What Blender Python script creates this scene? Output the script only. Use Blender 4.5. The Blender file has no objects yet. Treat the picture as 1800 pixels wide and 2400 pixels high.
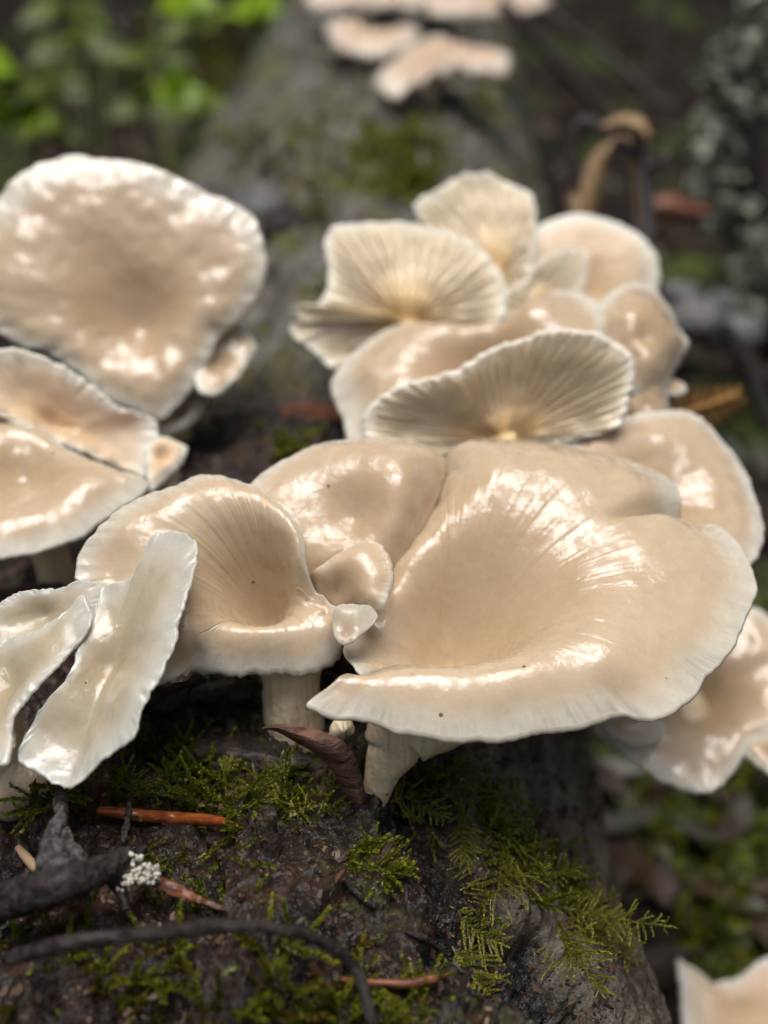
import bpy, math, random
import numpy as np
from mathutils import Vector
from mathutils.bvhtree import BVHTree

random.seed(7)
rng = np.random.default_rng(11)
scene = bpy.context.scene
COL = scene.collection

# ------------------------------------------------------------------ camera
# Author everything in centimetres in a frame whose origin is the lens; W() turns it into world metres.
CAMZ = 34.0                       # lens height above the forest floor, cm
PITCH = math.radians(24.0)
HFOV = math.radians(38.0)
FPX = 900.0 / math.tan(HFOV / 2)
FWD = np.array([0, math.cos(PITCH), -math.sin(PITCH)])
UPV = np.array([0, math.sin(PITCH), math.cos(PITCH)])
RGT = np.array([1.0, 0, 0])

cam_d = bpy.data.cameras.new('camera')
cam = bpy.data.objects.new('camera', cam_d)
COL.objects.link(cam)
cam.location = (0, 0, CAMZ * 0.01)
cam.rotation_euler = (math.pi / 2 - PITCH, 0, 0)
cam_d.sensor_fit = 'HORIZONTAL'
cam_d.sensor_width = 36
cam_d.lens = 18 / math.tan(HFOV / 2)
cam_d.clip_start = 0.01
cam_d.clip_end = 500
cam_d.dof.use_dof = True
cam_d.dof.focus_distance = 0.222
cam_d.dof.aperture_fstop = 9.0
scene.camera = cam

# ------------------------------------------------------------------ light
SUN_EL, SUN_AZ = math.radians(83), math.radians(200)      # soft bright gap in the cloud, nearly overhead
world = bpy.data.worlds.new('World')
scene.world = world
world.use_nodes = True
wn = world.node_tree
wn.nodes.clear()
sky = wn.nodes.new('ShaderNodeTexSky')
sky.sky_type = 'NISHITA'
sky.sun_disc = False
sky.sun_elevation = SUN_EL
sky.sun_rotation = SUN_AZ
sky.air_density = 1.0
sky.dust_density = 8.0
sky.ozone_density = 0.3
bg = wn.nodes.new('ShaderNodeBackground')
bg.inputs['Strength'].default_value = 0.055
wo = wn.nodes.new('ShaderNodeOutputWorld')
wn.links.new(sky.outputs[0], bg.inputs[0])
wn.links.new(bg.outputs[0], wo.inputs[0])

sun_d = bpy.data.lights.new('sun', 'SUN')
sun_d.energy = 1.5
sun_d.angle = math.radians(44)
sun_d.color = (0.97, 0.985, 1.0)
sun = bpy.data.objects.new('sun', sun_d)
COL.objects.link(sun)
sdir = Vector((math.sin(SUN_AZ) * math.cos(SUN_EL), math.cos(SUN_AZ) * math.cos(SUN_EL), math.sin(SUN_EL)))
sun.rotation_euler = sdir.to_track_quat('Z', 'Y').to_euler()
sun.location = (0, 0, 5)

vs = scene.view_settings
vs.view_transform = 'Standard'
vs.look = 'None'
vs.exposure = 1.0
vs.gamma = 1
vs.use_curve_mapping = False
scene.render.engine = 'CYCLES'
scene.cycles.use_denoising = True
scene.cycles.max_bounces = 5
scene.cycles.diffuse_bounces = 3
scene.cycles.glossy_bounces = 3
scene.cycles.transmission_bounces = 4
scene.cycles.use_adaptive_sampling = True
scene.cycles.adaptive_threshold = 0.02

# ------------------------------------------------------------------ geometry helpers
DEBUG = False
def nrm(v):
    v = np.asarray(v, float)
    return v / np.linalg.norm(v)

ZO = {'S': (0, 0, 1.0), 'D': (0, 0, 1659 / 1800), 'Z1': (0, 1200, 1.8433), 'Z2': (700, 950, 1.508), 'Z3': (0, 1700, 1.8433),
      'Z4': (800, 1700, 1.659), 'Z5': (0, 300, 2.107), 'Z6': (650, 380, 1.659), 'Z7': (0, 0, 1.8433),
      'Z8': (700, 0, 1.508), 'Y1': (1300, 1350, 3.318), 'Y2': (150, 1080, 2.0738), 'Y3': (1200, 180, 2.698),
      'Y4': (350, 150, 2.212), 'Y5': (250, 1550, 2.0738)}

def ray(z, x, y):                  # viewing direction with unit depth along the lens axis
    ox, oy, k = ZO[z]
    sx, sy = ox + x / k, oy + y / k
    return FWD + RGT * ((sx - 900) / FPX) + UPV * ((1200 - sy) / FPX)

def P(z, x, y, d):
    return ray(z, x, y) * d

def W(v):
    v = np.array(v, float)
    v = v.copy()
    v[..., 2] += CAMZ
    return v * 0.01

# gradient noise
_perm = rng.permutation(512)
_g3 = rng.normal(size=(512, 3))
_g3 /= np.linalg.norm(_g3, axis=1)[:, None]
def noise3(p):
    p = np.asarray(p, float)
    i = np.floor(p).astype(int)
    f = p - i
    u = f * f * f * (f * (f * 6 - 15) + 10)
    out = 0
    for dx in (0, 1):
        for dy in (0, 1):
            for dz in (0, 1):
                h = _perm[(_perm[(_perm[(i[..., 0] + dx) & 511] + i[..., 1] + dy) & 511] + i[..., 2] + dz) & 511]
                g = _g3[h]
                d = f - np.array([dx, dy, dz])
                w = (u[..., 0] if dx else 1 - u[..., 0]) * (u[..., 1] if dy else 1 - u[..., 1]) * (u[..., 2] if dz else 1 - u[..., 2])
                out = out + w * (g * d).sum(-1)
    return out
def fbm(p, oct=4, lac=2.1, gain=0.5):
    a, s, o = 1.0, 1.0, 0
    for k in range(oct):
        o = o + a * noise3(np.asarray(p) * s + 17.3 * k)
        a *= gain
        s *= lac
    return o

def smooth(a, b, x):
    t = np.clip((x - a) / (b - a), 0, 1)
    return t * t * (3 - 2 * t)

def new_mesh(name, verts, faces, mat, parent=None, base=None, attrs=None, smooth_shade=True):
    """verts in cm lens frame -> one mesh object, its origin at base (cm lens frame)"""
    verts = np.asarray(verts, float)
    if base is None:
        base = verts.mean(0)
    wv = W(verts) - W(base)
    me = bpy.data.meshes.new(name)
    if isinstance(faces, np.ndarray):
        n, k = faces.shape
        me.vertices.add(len(wv))
        me.vertices.foreach_set('co', wv.astype(np.float32).ravel())
        me.loops.add(n * k)
        me.loops.foreach_set('vertex_index', faces.astype(np.int32).ravel())
        me.polygons.add(n)
        me.polygons.foreach_set('loop_start', np.arange(0, n * k, k, dtype=np.int32))
        me.update(calc_edges=True)
    else:
        me.from_pydata(wv.tolist(), [], [list(f) for f in faces])
    me.validate()
    if attrs:
        for an, (typ, arr) in attrs.items():
            a = me.attributes.new(an, typ, 'POINT')
            a.data.foreach_set('vector' if typ == 'FLOAT_VECTOR' else 'value', np.asarray(arr, np.float32).ravel())
    me.polygons.foreach_set('use_smooth', np.full(len(me.polygons), smooth_shade, dtype=bool))
    if mat:
        me.materials.append(mat)
    o = bpy.data.objects.new(name, me)
    COL.objects.link(o)
    if parent is not None:
        o.parent = parent
        o.location = Vector(W(base)) - parent.location
    else:
        o.location = W(base)
    return o

def tag(o, label=None, cat=None, group=None, kind=None):
    if label: o['label'] = label
    if cat: o['category'] = cat
    if group: o['group'] = group
    if kind: o['kind'] = kind
    return o

def thing(name, base, label, cat, group=None):
    e = bpy.data.objects.new(name, None)
    e.empty_display_size = 0.01
    COL.objects.link(e)
    e.location = W(base)
    e['cmbase'] = [float(c) for c in base]
    return tag(e, label, cat, group)

def grid_faces(nr, nc, wrap=True, off=0, flip=False):
    r = np.arange(nr - 1)[:, None]
    c = np.arange(nc if wrap else nc - 1)[None, :]
    c2 = (c + 1) % nc
    a = r * nc + c; b = r * nc + c2; d = (r + 1) * nc + c2; e = (r + 1) * nc + c
    f = np.stack([np.broadcast_to(x, (nr - 1, c.shape[1])) for x in (a, b, d, e)], -1).reshape(-1, 4) + off
    return f[:, ::-1] if flip else f

def catmull(pts, n, closed=True):
    pts = np.asarray(pts, float)
    m = len(pts)
    dense = 24
    out = []
    rng_i = range(m if closed else m - 1)
    t = np.linspace(0, 1, dense, endpoint=False)[:, None]
    for i in rng_i:
        if closed:
            p0, p1, p2, p3 = pts[(i - 1) % m], pts[i], pts[(i + 1) % m], pts[(i + 2) % m]
        else:
            p0, p1, p2, p3 = pts[max(i - 1, 0)], pts[i], pts[i + 1], pts[min(i + 2, m - 1)]
        out.append(0.5 * ((2 * p1) + (-p0 + p2) * t + (2 * p0 - 5 * p1 + 4 * p2 - p3) * t ** 2 + (-p0 + 3 * p1 - 3 * p2 + p3) * t ** 3))
    out = np.concatenate(out)
    if closed:
        out = np.vstack([out, out[:1]])
    else:
        out = np.vstack([out, pts[-1:]])
    L = np.concatenate([[0], np.cumsum(np.linalg.norm(np.diff(out[:, :2], axis=0), axis=1) + 1e-9)])
    q = np.linspace(0, L[-1], n, endpoint=not closed)
    return np.stack([np.interp(q, L, out[:, k]) for k in range(out.shape[1])], 1), L[-1]

def tube(path, radii, seg=16, sub=8, wob=0.0, seed=0, closed_ends=True):
    """swept tube through path (cm), returns verts, quad faces (triangles at ends as degenerate-free fans)"""
    pr = np.hstack([np.asarray(path, float), np.asarray(radii, float)[:, None]])
    n = max(2, (len(path) - 1) * sub + 1)
    m = len(pr)
    ts = np.linspace(0, m - 1, n)
    i = np.clip(ts.astype(int), 0, m - 2)
    t = (ts - i)[:, None]
    g = lambda k: pr[np.clip(k, 0, m - 1)]
    p0, p1, p2, p3 = g(i - 1), g(i), g(i + 1), g(i + 2)
    c = 0.5 * ((2 * p1) + (-p0 + p2) * t + (2 * p0 - 5 * p1 + 4 * p2 - p3) * t ** 2 + (-p0 + 3 * p1 - 3 * p2 + p3) * t ** 3)
    cen, rad = c[:, :3], np.maximum(c[:, 3], 0.002)
    tan = np.gradient(cen, axis=0)
    tan /= np.linalg.norm(tan, axis=1)[:, None] + 1e-9
    up = np.array([0.3, 0.2, 0.93]) if abs(tan[0][2]) < 0.8 else np.array([1.0, 0.1, 0])
    a1 = np.cross(tan, up); a1 /= np.linalg.norm(a1, axis=1)[:, None] + 1e-9
    a2 = np.cross(a1, tan)
    th = np.linspace(0, 2 * np.pi, seg, endpoint=False)
    ring = a1[:, None, :] * np.cos(th)[None, :, None] + a2[:, None, :] * np.sin(th)[None, :, None]
    rr = rad[:, None] * np.ones(seg)[None, :]
    v = cen[:, None, :] + ring * rr[..., None]
    if wob:
        k = fbm(v * (1.2 / max(rad.mean(), 0.05)) * 0.6 + seed * 3.1, 3)
        v = v + ring * (k * wob * rr)[..., None]
    v = v.reshape(-1, 3)
    f = grid_faces(n, seg).tolist()
    v = np.vstack([v, cen[:1], cen[-1:]])
    s0, s1 = len(v) - 2, len(v) - 1
    for j in range(seg):
        f.append([s0, (j + 1) % seg, j])
        f.append([s1, (n - 1) * seg + j, (n - 1) * seg + (j + 1) % seg])
    return v, [q[::-1] for q in f]

# ------------------------------------------------------------------ material helpers
class NT:
    def __init__(s, name):
        s.m = bpy.data.materials.new(name)
        s.m.use_nodes = True
        s.t = s.m.node_tree
        s.t.nodes.clear()
        s.out = s.t.nodes.new('ShaderNodeOutputMaterial')
        s.b = s.t.nodes.new('ShaderNodeBsdfPrincipled')
        s.t.links.new(s.b.outputs[0], s.out.inputs[0])
        s._co = None
    def n(s, typ, **kw):
        x = s.t.nodes.new(typ)
        for k, v in kw.items():
            setattr(x, k, v)
        return x
    def set(s, sock, val):
        if isinstance(val, bpy.types.NodeSocket):
            s.t.links.new(val, sock)
        elif val is not None:
            if hasattr(sock.default_value, '__len__') and not hasattr(val, '__len__'):
                val = [val] * len(sock.default_value)
            if hasattr(sock.default_value, '__len__') and len(sock.default_value) == 4 and len(val) == 3:
                val = list(val) + [1]
            sock.default_value = val
    def P(s, **kw):
        for k, v in kw.items():
            s.set(s.b.inputs[k.replace('_', ' ')], v)
    def co(s):
        if s._co is None:
            s._co = s.n('ShaderNodeTexCoord').outputs['Object']
        return s._co
    def attr(s, name, out='Vector'):
        return s.n('ShaderNodeAttribute', attribute_name=name).outputs[out]
    def scale(s, vec, k):
        x = s.n('ShaderNodeVectorMath', operation='MULTIPLY')
        s.set(x.inputs[0], vec); s.set(x.inputs[1], k)
        return x.outputs[0]
    def noise(s, vec, scale=1, detail=4, rough=0.55, dist=0.0):
        x = s.n('ShaderNodeTexNoise')
        s.set(x.inputs['Vector'], vec); s.set(x.inputs['Scale'], scale); s.set(x.inputs['Detail'], detail)
        s.set(x.inputs['Roughness'], rough); s.set(x.inputs['Distortion'], dist)
        return x.outputs[0]
    def voro(s, vec, scale=1, feature='F1'):
        x = s.n('ShaderNodeTexVoronoi', feature=feature)
        s.set(x.inputs['Vector'], vec); s.set(x.inputs['Scale'], scale)
        return x.outputs[0]
    def ramp(s, fac, a, b, c0=0.0, c1=1.0):
        x = s.n('ShaderNodeMapRange', interpolation_type='SMOOTHSTEP')
        s.set(x.inputs[0], fac); s.set(x.inputs[1], a); s.set(x.inputs[2], b); s.set(x.inputs[3], c0); s.set(x.inputs[4], c1)
        return x.outputs[0]
    def math(s, op, a, b=None, c=None):
        x = s.n('ShaderNodeMath', operation=op)
        s.set(x.inputs[0], a)
        if b is not None: s.set(x.inputs[1], b)
        if c is not None: s.set(x.inputs[2], c)
        return x.outputs[0]
    def mix(s, fac, a, b, blend='MIX'):
        x = s.n('ShaderNodeMix', data_type='RGBA', blend_type=blend)
        s.set(x.inputs[0], fac); s.set(x.inputs[6], a); s.set(x.inputs[7], b)
        return x.outputs[2]
    def sep(s, vec):
        x = s.n('ShaderNodeSeparateXYZ')
        s.set(x.inputs[0], vec)
        return x.outputs
    def comb(s, a, b, c):
        x = s.n('ShaderNodeCombineXYZ')
        for i, v in enumerate((a, b, c)): s.set(x.inputs[i], v)
        return x.outputs[0]
    def bump(s, h, dist, strength=1.0, normal=None):
        x = s.n('ShaderNodeBump')
        s.set(x.inputs['Height'], h); s.set(x.inputs['Distance'], dist); s.set(x.inputs['Strength'], strength)
        if normal is not None: s.set(x.inputs['Normal'], normal)
        return x.outputs[0]

def cap_material(name, centre, mid, rim, stripe=0.5, wet=1.0, rough=0.35, rimw=0.16, coatbump=1.0, sss=0.35, film=0.12, fib=1.0, trans=0.0, depth=0.0035):
    m = NT(name)
    xs = m.sep(m.attr('pol'))                 # cos, sin round the cap, radial fraction
    co = m.scale(m.co(), 100)                 # cm
    blot = m.noise(co, 0.8, 4, 0.6)
    s = m.math('ADD', xs[2], m.math('MULTIPLY', m.math('SUBTRACT', blot, 0.5), 0.14))
    radial = m.noise(m.comb(xs[0], xs[1], m.math('MULTIPLY', xs[2], 0.07)), 24, 4, 0.65)   # fibrils from centre to margin
    away = m.math('MULTIPLY', m.math('POWER', xs[2], 2.0), fib)
    c = m.mix(m.ramp(s, 0.25, 0.72), centre, mid)
    c = m.mix(m.ramp(s, 1 - rimw * 1.9, 1 - rimw * 0.1), c, rim)
    c = m.mix(m.math('MULTIPLY', m.ramp(blot, 0.42, 0.66), 0.30), c, m.mix(1, c, (0.84, 0.77, 0.70), 'MULTIPLY'))
    c = m.mix(m.math('MULTIPLY', m.math('MULTIPLY', m.ramp(radial, 0.42, 0.7), away), 0.22), c, m.mix(1, c, (0.80, 0.76, 0.72), 'MULTIPLY'))
    # translucent striate margin: the gills show through as grey lines, here and there
    lines = m.noise(m.comb(xs[0], xs[1], m.math('MULTIPLY', xs[2], 0.04)), 64, 3, 0.6, 0.4)
    reach = m.math('ADD', s, m.math('MULTIPLY', m.math('SUBTRACT', m.noise(m.comb(xs[0], xs[1], 0.7), 17, 3, 0.6), 0.5), 0.22))
    band = m.math('MULTIPLY', m.ramp(reach, 1 - rimw * 1.0, 1 - rimw * 0.25), m.ramp(xs[2], 1.0, 1 - rimw * 0.10))
    where = m.ramp(m.noise(m.comb(xs[0], xs[1], 0.3), 2.3, 2), 0.36, 0.6, 0.15, 1.0)
    st = m.math('MULTIPLY', band, m.math('MULTIPLY', m.ramp(lines, 0.36, 0.66), where))
    c = m.mix(m.math('MULTIPLY', st, stripe), c, (0.30, 0.29, 0.265))
    # scattered specks of grit
    sp = m.voro(m.scale(co, (1, 1.3, 0.8)), 1.9)
    spk = m.math('MULTIPLY', m.math('LESS_THAN', sp, m.ramp(m.noise(co, 2.3, 1), 0.4, 0.7, 0.03, 0.085)), m.ramp(m.noise(co, 0.8, 1), 0.48, 0.54))
    c = m.mix(m.math('MULTIPLY', spk, 0.85), c, (0.05, 0.035, 0.02))
    stain = m.ramp(m.noise(co, 1.9, 6, 0.72, 0.5), 0.56, 0.74)
    c = m.mix(m.math('MULTIPLY', stain, 0.30), c, m.mix(1, c, (0.70, 0.58, 0.44), 'MULTIPLY'))
    m.P(Base_Color=c, Roughness=rough, Subsurface_Weight=sss, Subsurface_Radius=(1.0, 0.62, 0.36), Subsurface_Scale=depth, IOR=1.36, Specular_IOR_Level=0.3, Transmission_Weight=trans)
    soft = m.noise(co, 1.5, 3, 0.5)
    pucker = m.noise(co, 7.0, 3, 0.6, 0.8)
    m.P(Normal=m.bump(m.math('ADD', m.math('MULTIPLY', soft, 0.6), m.math('ADD', m.math('MULTIPLY', m.math('MULTIPLY', radial, away), 0.14), m.math('MULTIPLY', pucker, 0.08))), 0.0006))
    # the slime film has waves of its own: long swells, streaks towards the centre, puckers, drained patches
    patch = m.ramp(blot, 0.44, 0.60)
    hh = m.math('ADD', m.math('MULTIPLY', m.math('MULTIPLY', pucker, patch), 0.16), m.math('MULTIPLY', m.math('MULTIPLY', radial, away), 0.16))
    drip = m.noise(m.comb(xs[0], xs[1], m.math('MULTIPLY', xs[2], 0.35)), 46, 3, 0.6, 0.6)
    hh = m.math('ADD', hh, m.math('MULTIPLY', m.math('MULTIPLY', drip, away), 0.10))
    hh = m.math('ADD', hh, m.math('ADD', m.math('MULTIPLY', soft, 0.32), m.math('MULTIPLY', m.noise(co, 17, 2, 0.6), 0.06)))
    m.P(Coat_Weight=m.ramp(m.noise(co, 3.4, 6, 0.72), 0.42, 0.54, wet * film, wet), Coat_Roughness=0.03, Coat_IOR=1.56,
        Coat_Normal=m.bump(hh, 0.0008 * coatbump))
    return m.m

TAN_C, TAN_M = (0.47, 0.345, 0.215), (0.545, 0.43, 0.295)
RIM = (0.62, 0.575, 0.475)
M = {}
M['cap'] = cap_material('wet_tan_cap', TAN_C, TAN_M, RIM, stripe=0.45, fib=0.5, rimw=0.085)
M['cap_back'] = cap_material('wet_tan_cap_far', (0.45, 0.325, 0.20), (0.53, 0.41, 0.28), (0.70, 0.66, 0.56), stripe=0.3, rimw=0.12, coatbump=0.45)
M['cap_pale'] = cap_material('pale_jelly_cap', (0.48, 0.40, 0.27), (0.54, 0.47, 0.345), (0.60, 0.59, 0.52), stripe=0.25, rimw=0.2, sss=0.45, coatbump=1.4, fib=0.3, trans=0.18, film=0.4)
M['cap_fold'] = cap_material('striped_white_fold', (0.42, 0.33, 0.23), (0.46, 0.385, 0.285), (0.54, 0.49, 0.40), stripe=0.5, rimw=0.5, sss=0.4)
M['cap_matte'] = cap_material('matte_cream_cap', (0.62, 0.44, 0.27), (0.68, 0.54, 0.39), (0.78, 0.74, 0.65), stripe=0.1, wet=0.12, rough=0.55, rimw=0.14, sss=0.45, depth=0.004)
M['cap_far'] = cap_material('pinkish_far_cap', (0.56, 0.41, 0.29), (0.62, 0.48, 0.36), (0.70, 0.61, 0.51), stripe=0.0, wet=0.5, rough=0.5)

def gill_material():
    m = NT('cream_gills')
    co = m.scale(m.co(), 100)
    pol = m.sep(m.attr('pol'))
    c = m.mix(m.ramp(pol[2], 0.1, 0.65), (0.76, 0.56, 0.30), (0.85, 0.75, 0.57))
    c = m.mix(m.math('MULTIPLY', m.noise(co, 1.5, 4), 0.35), c, (0.68, 0.46, 0.22))
    m.P(Base_Color=c, Roughness=0.5)
    tr = m.n('ShaderNodeBsdfTranslucent'); m.set(tr.inputs[0], c)
    mx = m.n('ShaderNodeMixShader'); mx.inputs[0].default_value = 0.2
    m.t.links.new(m.b.outputs[0], mx.inputs[1]); m.t.links.new(tr.outputs[0], mx.inputs[2]); m.t.links.new(mx.outputs[0], m.out.inputs[0])
    return m.m
M['gill'] = gill_material()
def under_material():
    m = NT('amber_underside')
    pol = m.sep(m.attr('pol'))
    c = m.mix(m.ramp(pol[2], 0.1, 0.6), (0.74, 0.52, 0.25), (0.84, 0.72, 0.50))
    c = m.mix(m.ramp(pol[2], 0.88, 1.0), c, (0.76, 0.70, 0.58))
    m.P(Base_Color=c, Roughness=0.5, Subsurface_Weight=0.35, Subsurface_Radius=(1, 0.65, 0.35), Subsurface_Scale=0.003)
    return m.m
M['under'] = under_material()

def stem_material():
    m = NT('cream_stem')
    co = m.scale(m.co(), 100)
    fib = m.noise(m.scale(m.co(), (700, 700, 60)), 1, 4)
    c = m.mix(m.ramp(fib, 0.35, 0.7), (0.90, 0.76, 0.53), (0.84, 0.65, 0.41))
    c = m.mix(m.math('MULTIPLY', m.ramp(m.noise(co, 1.2, 4), 0.5, 0.75), 0.5), c, (0.60, 0.42, 0.24))
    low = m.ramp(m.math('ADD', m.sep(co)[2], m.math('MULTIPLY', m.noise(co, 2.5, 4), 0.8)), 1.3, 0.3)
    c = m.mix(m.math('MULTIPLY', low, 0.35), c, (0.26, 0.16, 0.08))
    spk = m.math('LESS_THAN', m.voro(co, 3.0), 0.05)
    c = m.mix(m.math('MULTIPLY', spk, 0.7), c, (0.10, 0.06, 0.03))
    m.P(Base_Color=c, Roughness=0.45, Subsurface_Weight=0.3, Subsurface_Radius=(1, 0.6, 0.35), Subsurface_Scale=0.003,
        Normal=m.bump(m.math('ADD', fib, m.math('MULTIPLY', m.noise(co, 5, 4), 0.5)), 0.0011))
    return m.m
M['stem'] = stem_material()

# ------------------------------------------------------------------ mushroom caps
def cap_grid(z, anchor, n, centre, rim, NTH=220, NS=36, grooves=(), lump=0.04, edge=0.03, seed=0.0, t0=0.45, t1=0.10, stiff=0.0008, streak=0.0):
    """rim: (x, y, h, m, mh) in picture coordinates of zoom z; h = height over the cap's own plane at the rim,
    m, mh = where the crest lies on the way from the centre and how high.  Returns top and bottom grids."""
    n = nrm(n)
    O = P(z, *anchor)
    e1 = nrm(RGT - n * n.dot(RGT)); e2 = np.cross(n, e1)
    def hit(x, y, h):
        r = ray(z, x, y)
        t = (O.dot(n) + h) / r.dot(n)
        p = r * t - O
        return p.dot(e1), p.dot(e2)
    cx, cy, ch = centre
    cu, cv = hit(cx, cy, ch)
    rows = []
    for q in rim:
        x, y, h, mf, mh, ed = q
        u, v = hit(x, y, h)
        rows.append((u, v, h, mf, mh, ed))
    R, _ = catmull(rows, NTH)
    area = np.sum(R[:, 0] * np.roll(R[:, 1], -1) - np.roll(R[:, 0], -1) * R[:, 1])
    if area < 0:
        R = R[::-1].copy()
    if DEBUG:
        an = np.unwrap(np.arctan2(R[:, 1] - cv, R[:, 0] - cu)); da = np.diff(np.append(an, an[0] + 2 * np.pi))
        if (da < 0).any():
            i = np.where(da < 0)[0]
            print('NOTSTAR', z, centre, 'seed', seed, len(i), 'max back deg', round(float(np.degrees(-da[i].sum())), 1), 'of', NTH, 'idx', i[:3], i[-3:])
    th = np.linspace(0, 2 * np.pi, NTH, endpoint=False)
    ring = np.stack([np.cos(th), np.sin(th), np.zeros(NTH)], 1)
    kedge = 1 - 0.35 * (1 - np.clip(R[:, 5], 0, 1))
    if edge:
        L = np.hypot(R[:, 0] - cu, R[:, 1] - cv)
        w = fbm(ring * 9 + seed, 3) * edge * 1.6 + noise3(ring * 42 + seed) * edge * 0.45
        k = (L + w) / L
        R[:, 0] = cu + (R[:, 0] - cu) * k
        R[:, 1] = cv + (R[:, 1] - cv) * k
        RW = noise3(ring * 12 + seed + 5) * edge * 1.5
    ss = 1 - (1 - np.linspace(0, 1, NS)) ** 1.35
    ss[0] = 0.001
    s = ss[:, None]
    U = cu + (R[None, :, 0] - cu) * s
    V = cv + (R[None, :, 1] - cv) * s
    # one smooth skin through the centre, the crest and the rim: thin plate spline over the cap's plane
    Lm = np.hypot(R[:, 0] - cu, R[:, 1] - cv).mean()
    kp = [(cu, cv, ch)]
    for (u, v, h, mf, mh, ed) in rows:
        kp.append((u, v, h)); kp.append((cu + (u - cu) * mf, cv + (v - cv) * mf, mh))
    kp = np.array(kp); q2 = kp[:, :2] / Lm; nk = len(kp)
    tps = lambda d2: 0.5 * d2 * np.log(d2 + 1e-12)
    d2 = ((q2[:, None] - q2[None]) ** 2).sum(-1)
    A_ = np.zeros((nk + 3, nk + 3))
    A_[:nk, :nk] = tps(d2) + np.eye(nk) * stiff
    A_[:nk, nk] = 1; A_[:nk, nk + 1:] = q2; A_[nk, :nk] = 1; A_[nk + 1:, :nk] = q2.T
    wts = np.linalg.solve(A_, np.concatenate([kp[:, 2], [0, 0, 0]]))
    H = wts[nk] + wts[nk + 1] * U / Lm + wts[nk + 2] * V / Lm
    for i in range(nk):
        H = H + wts[i] * tps((U / Lm - q2[i, 0]) ** 2 + (V / Lm - q2[i, 1]) ** 2)
    H = H + fbm(np.stack([U * 0.55, V * 0.55, np.full_like(U, seed)], -1), 3) * lump * 3 * smooth(0.05, 0.5, s)
    HG = (RW[None, :] * smooth(.8, 1, s)) if edge else np.zeros_like(H)
    if streak:      # shallow runnels towards the middle
        HG = HG + (fbm(ring * 9 + seed + 40, 4) * streak)[None, :] * smooth(.05, .35, s) * (1 - smooth(.5, .85, s))
    for (pts, wid, dep) in grooves:
        g = np.array([hit(x, y, h) for (x, y, h) in pts])
        best = np.full(U.shape, 1e9); wt = np.ones(U.shape)
        nseg = len(g) - 1
        for i in range(nseg):
            A, B = g[i], g[i + 1]
            AB = B - A
            t = np.clip(((U - A[0]) * AB[0] + (V - A[1]) * AB[1]) / (AB.dot(AB)), 0, 1)
            dd = np.hypot(U - A[0] - t * AB[0], V - A[1] - t * AB[1])
            k = 1 - 0.9 * (i + t) / nseg
            wt = np.where(dd < best, k, wt); best = np.minimum(best, dd)
        HG = HG - dep * wt * np.exp(-(best / (wid * (0.35 + 0.65 * wt))) ** 1.5)
    H = H + HG
    T = O + U[..., None] * e1 + V[..., None] * e2 + H[..., None] * n
    dth = np.roll(T, -1, 1) - np.roll(T, 1, 1)
    dss = np.gradient(T, axis=0)
    nn = np.cross(dss, dth)
    nn /= np.linalg.norm(nn, axis=-1, keepdims=True) + 1e-12
    nn[0] = nn[1].mean(0) / np.linalg.norm(nn[1].mean(0))
    tt = (t1 + (t0 - t1) * (1 - s) ** 0.9 * smooth(0, .3, s)) * np.ones_like(U)
    dn = np.broadcast_to(n, T.shape).copy()
    Bt = T - dn * (tt / np.clip(nn @ n, 0.4, 1))[..., None]
    ring[:, 2] = kedge
    return T, Bt, dn, ss, ring, dss

def build_cap(parent, T, Bt, nn, ss, ring, dss, mat, name='cap', label=None, under=False):
    NS, NTH = T.shape[:2]
    out = dss[-1] / (np.linalg.norm(dss[-1], axis=-1, keepdims=True) + 1e-9)
    th = np.linalg.norm(T[-1] - Bt[-1], axis=-1, keepdims=True)
    mid = [(T[-1] * (1 - k) + Bt[-1] * k) + out * th * 0.55 * math.sin(math.pi * k) for k in (0.2, 0.5, 0.8)]
    G = np.concatenate([T, np.array(mid), Bt[::-1]], 0)
    nr = len(G)
    sv = np.concatenate([ss, [1, 1, 1], ss[::-1]])
    pol = np.stack([np.broadcast_to(ring[None, :, 0], (nr, NTH)), np.broadcast_to(ring[None, :, 1], (nr, NTH)),
                    sv[:, None] * ring[None, :, 2]], -1).reshape(-1, 3)
    v = G.reshape(-1, 3)
    f = grid_faces(nr, NTH, flip=True)
    o = new_mesh(name, v, f, mat, parent, base=np.array(parent['cmbase']), attrs={'pol': ('FLOAT_VECTOR', pol)})
    if under:
        o.data.materials.append(M['under'])
        mi = np.zeros(len(o.data.polygons), dtype=np.int32)
        if len(mi) == len(f): mi[(NS + 3) * NTH:] = 1
        o.data.polygons.foreach_set('material_index', mi)
    if label: o['label'] = label
    return o

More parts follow.
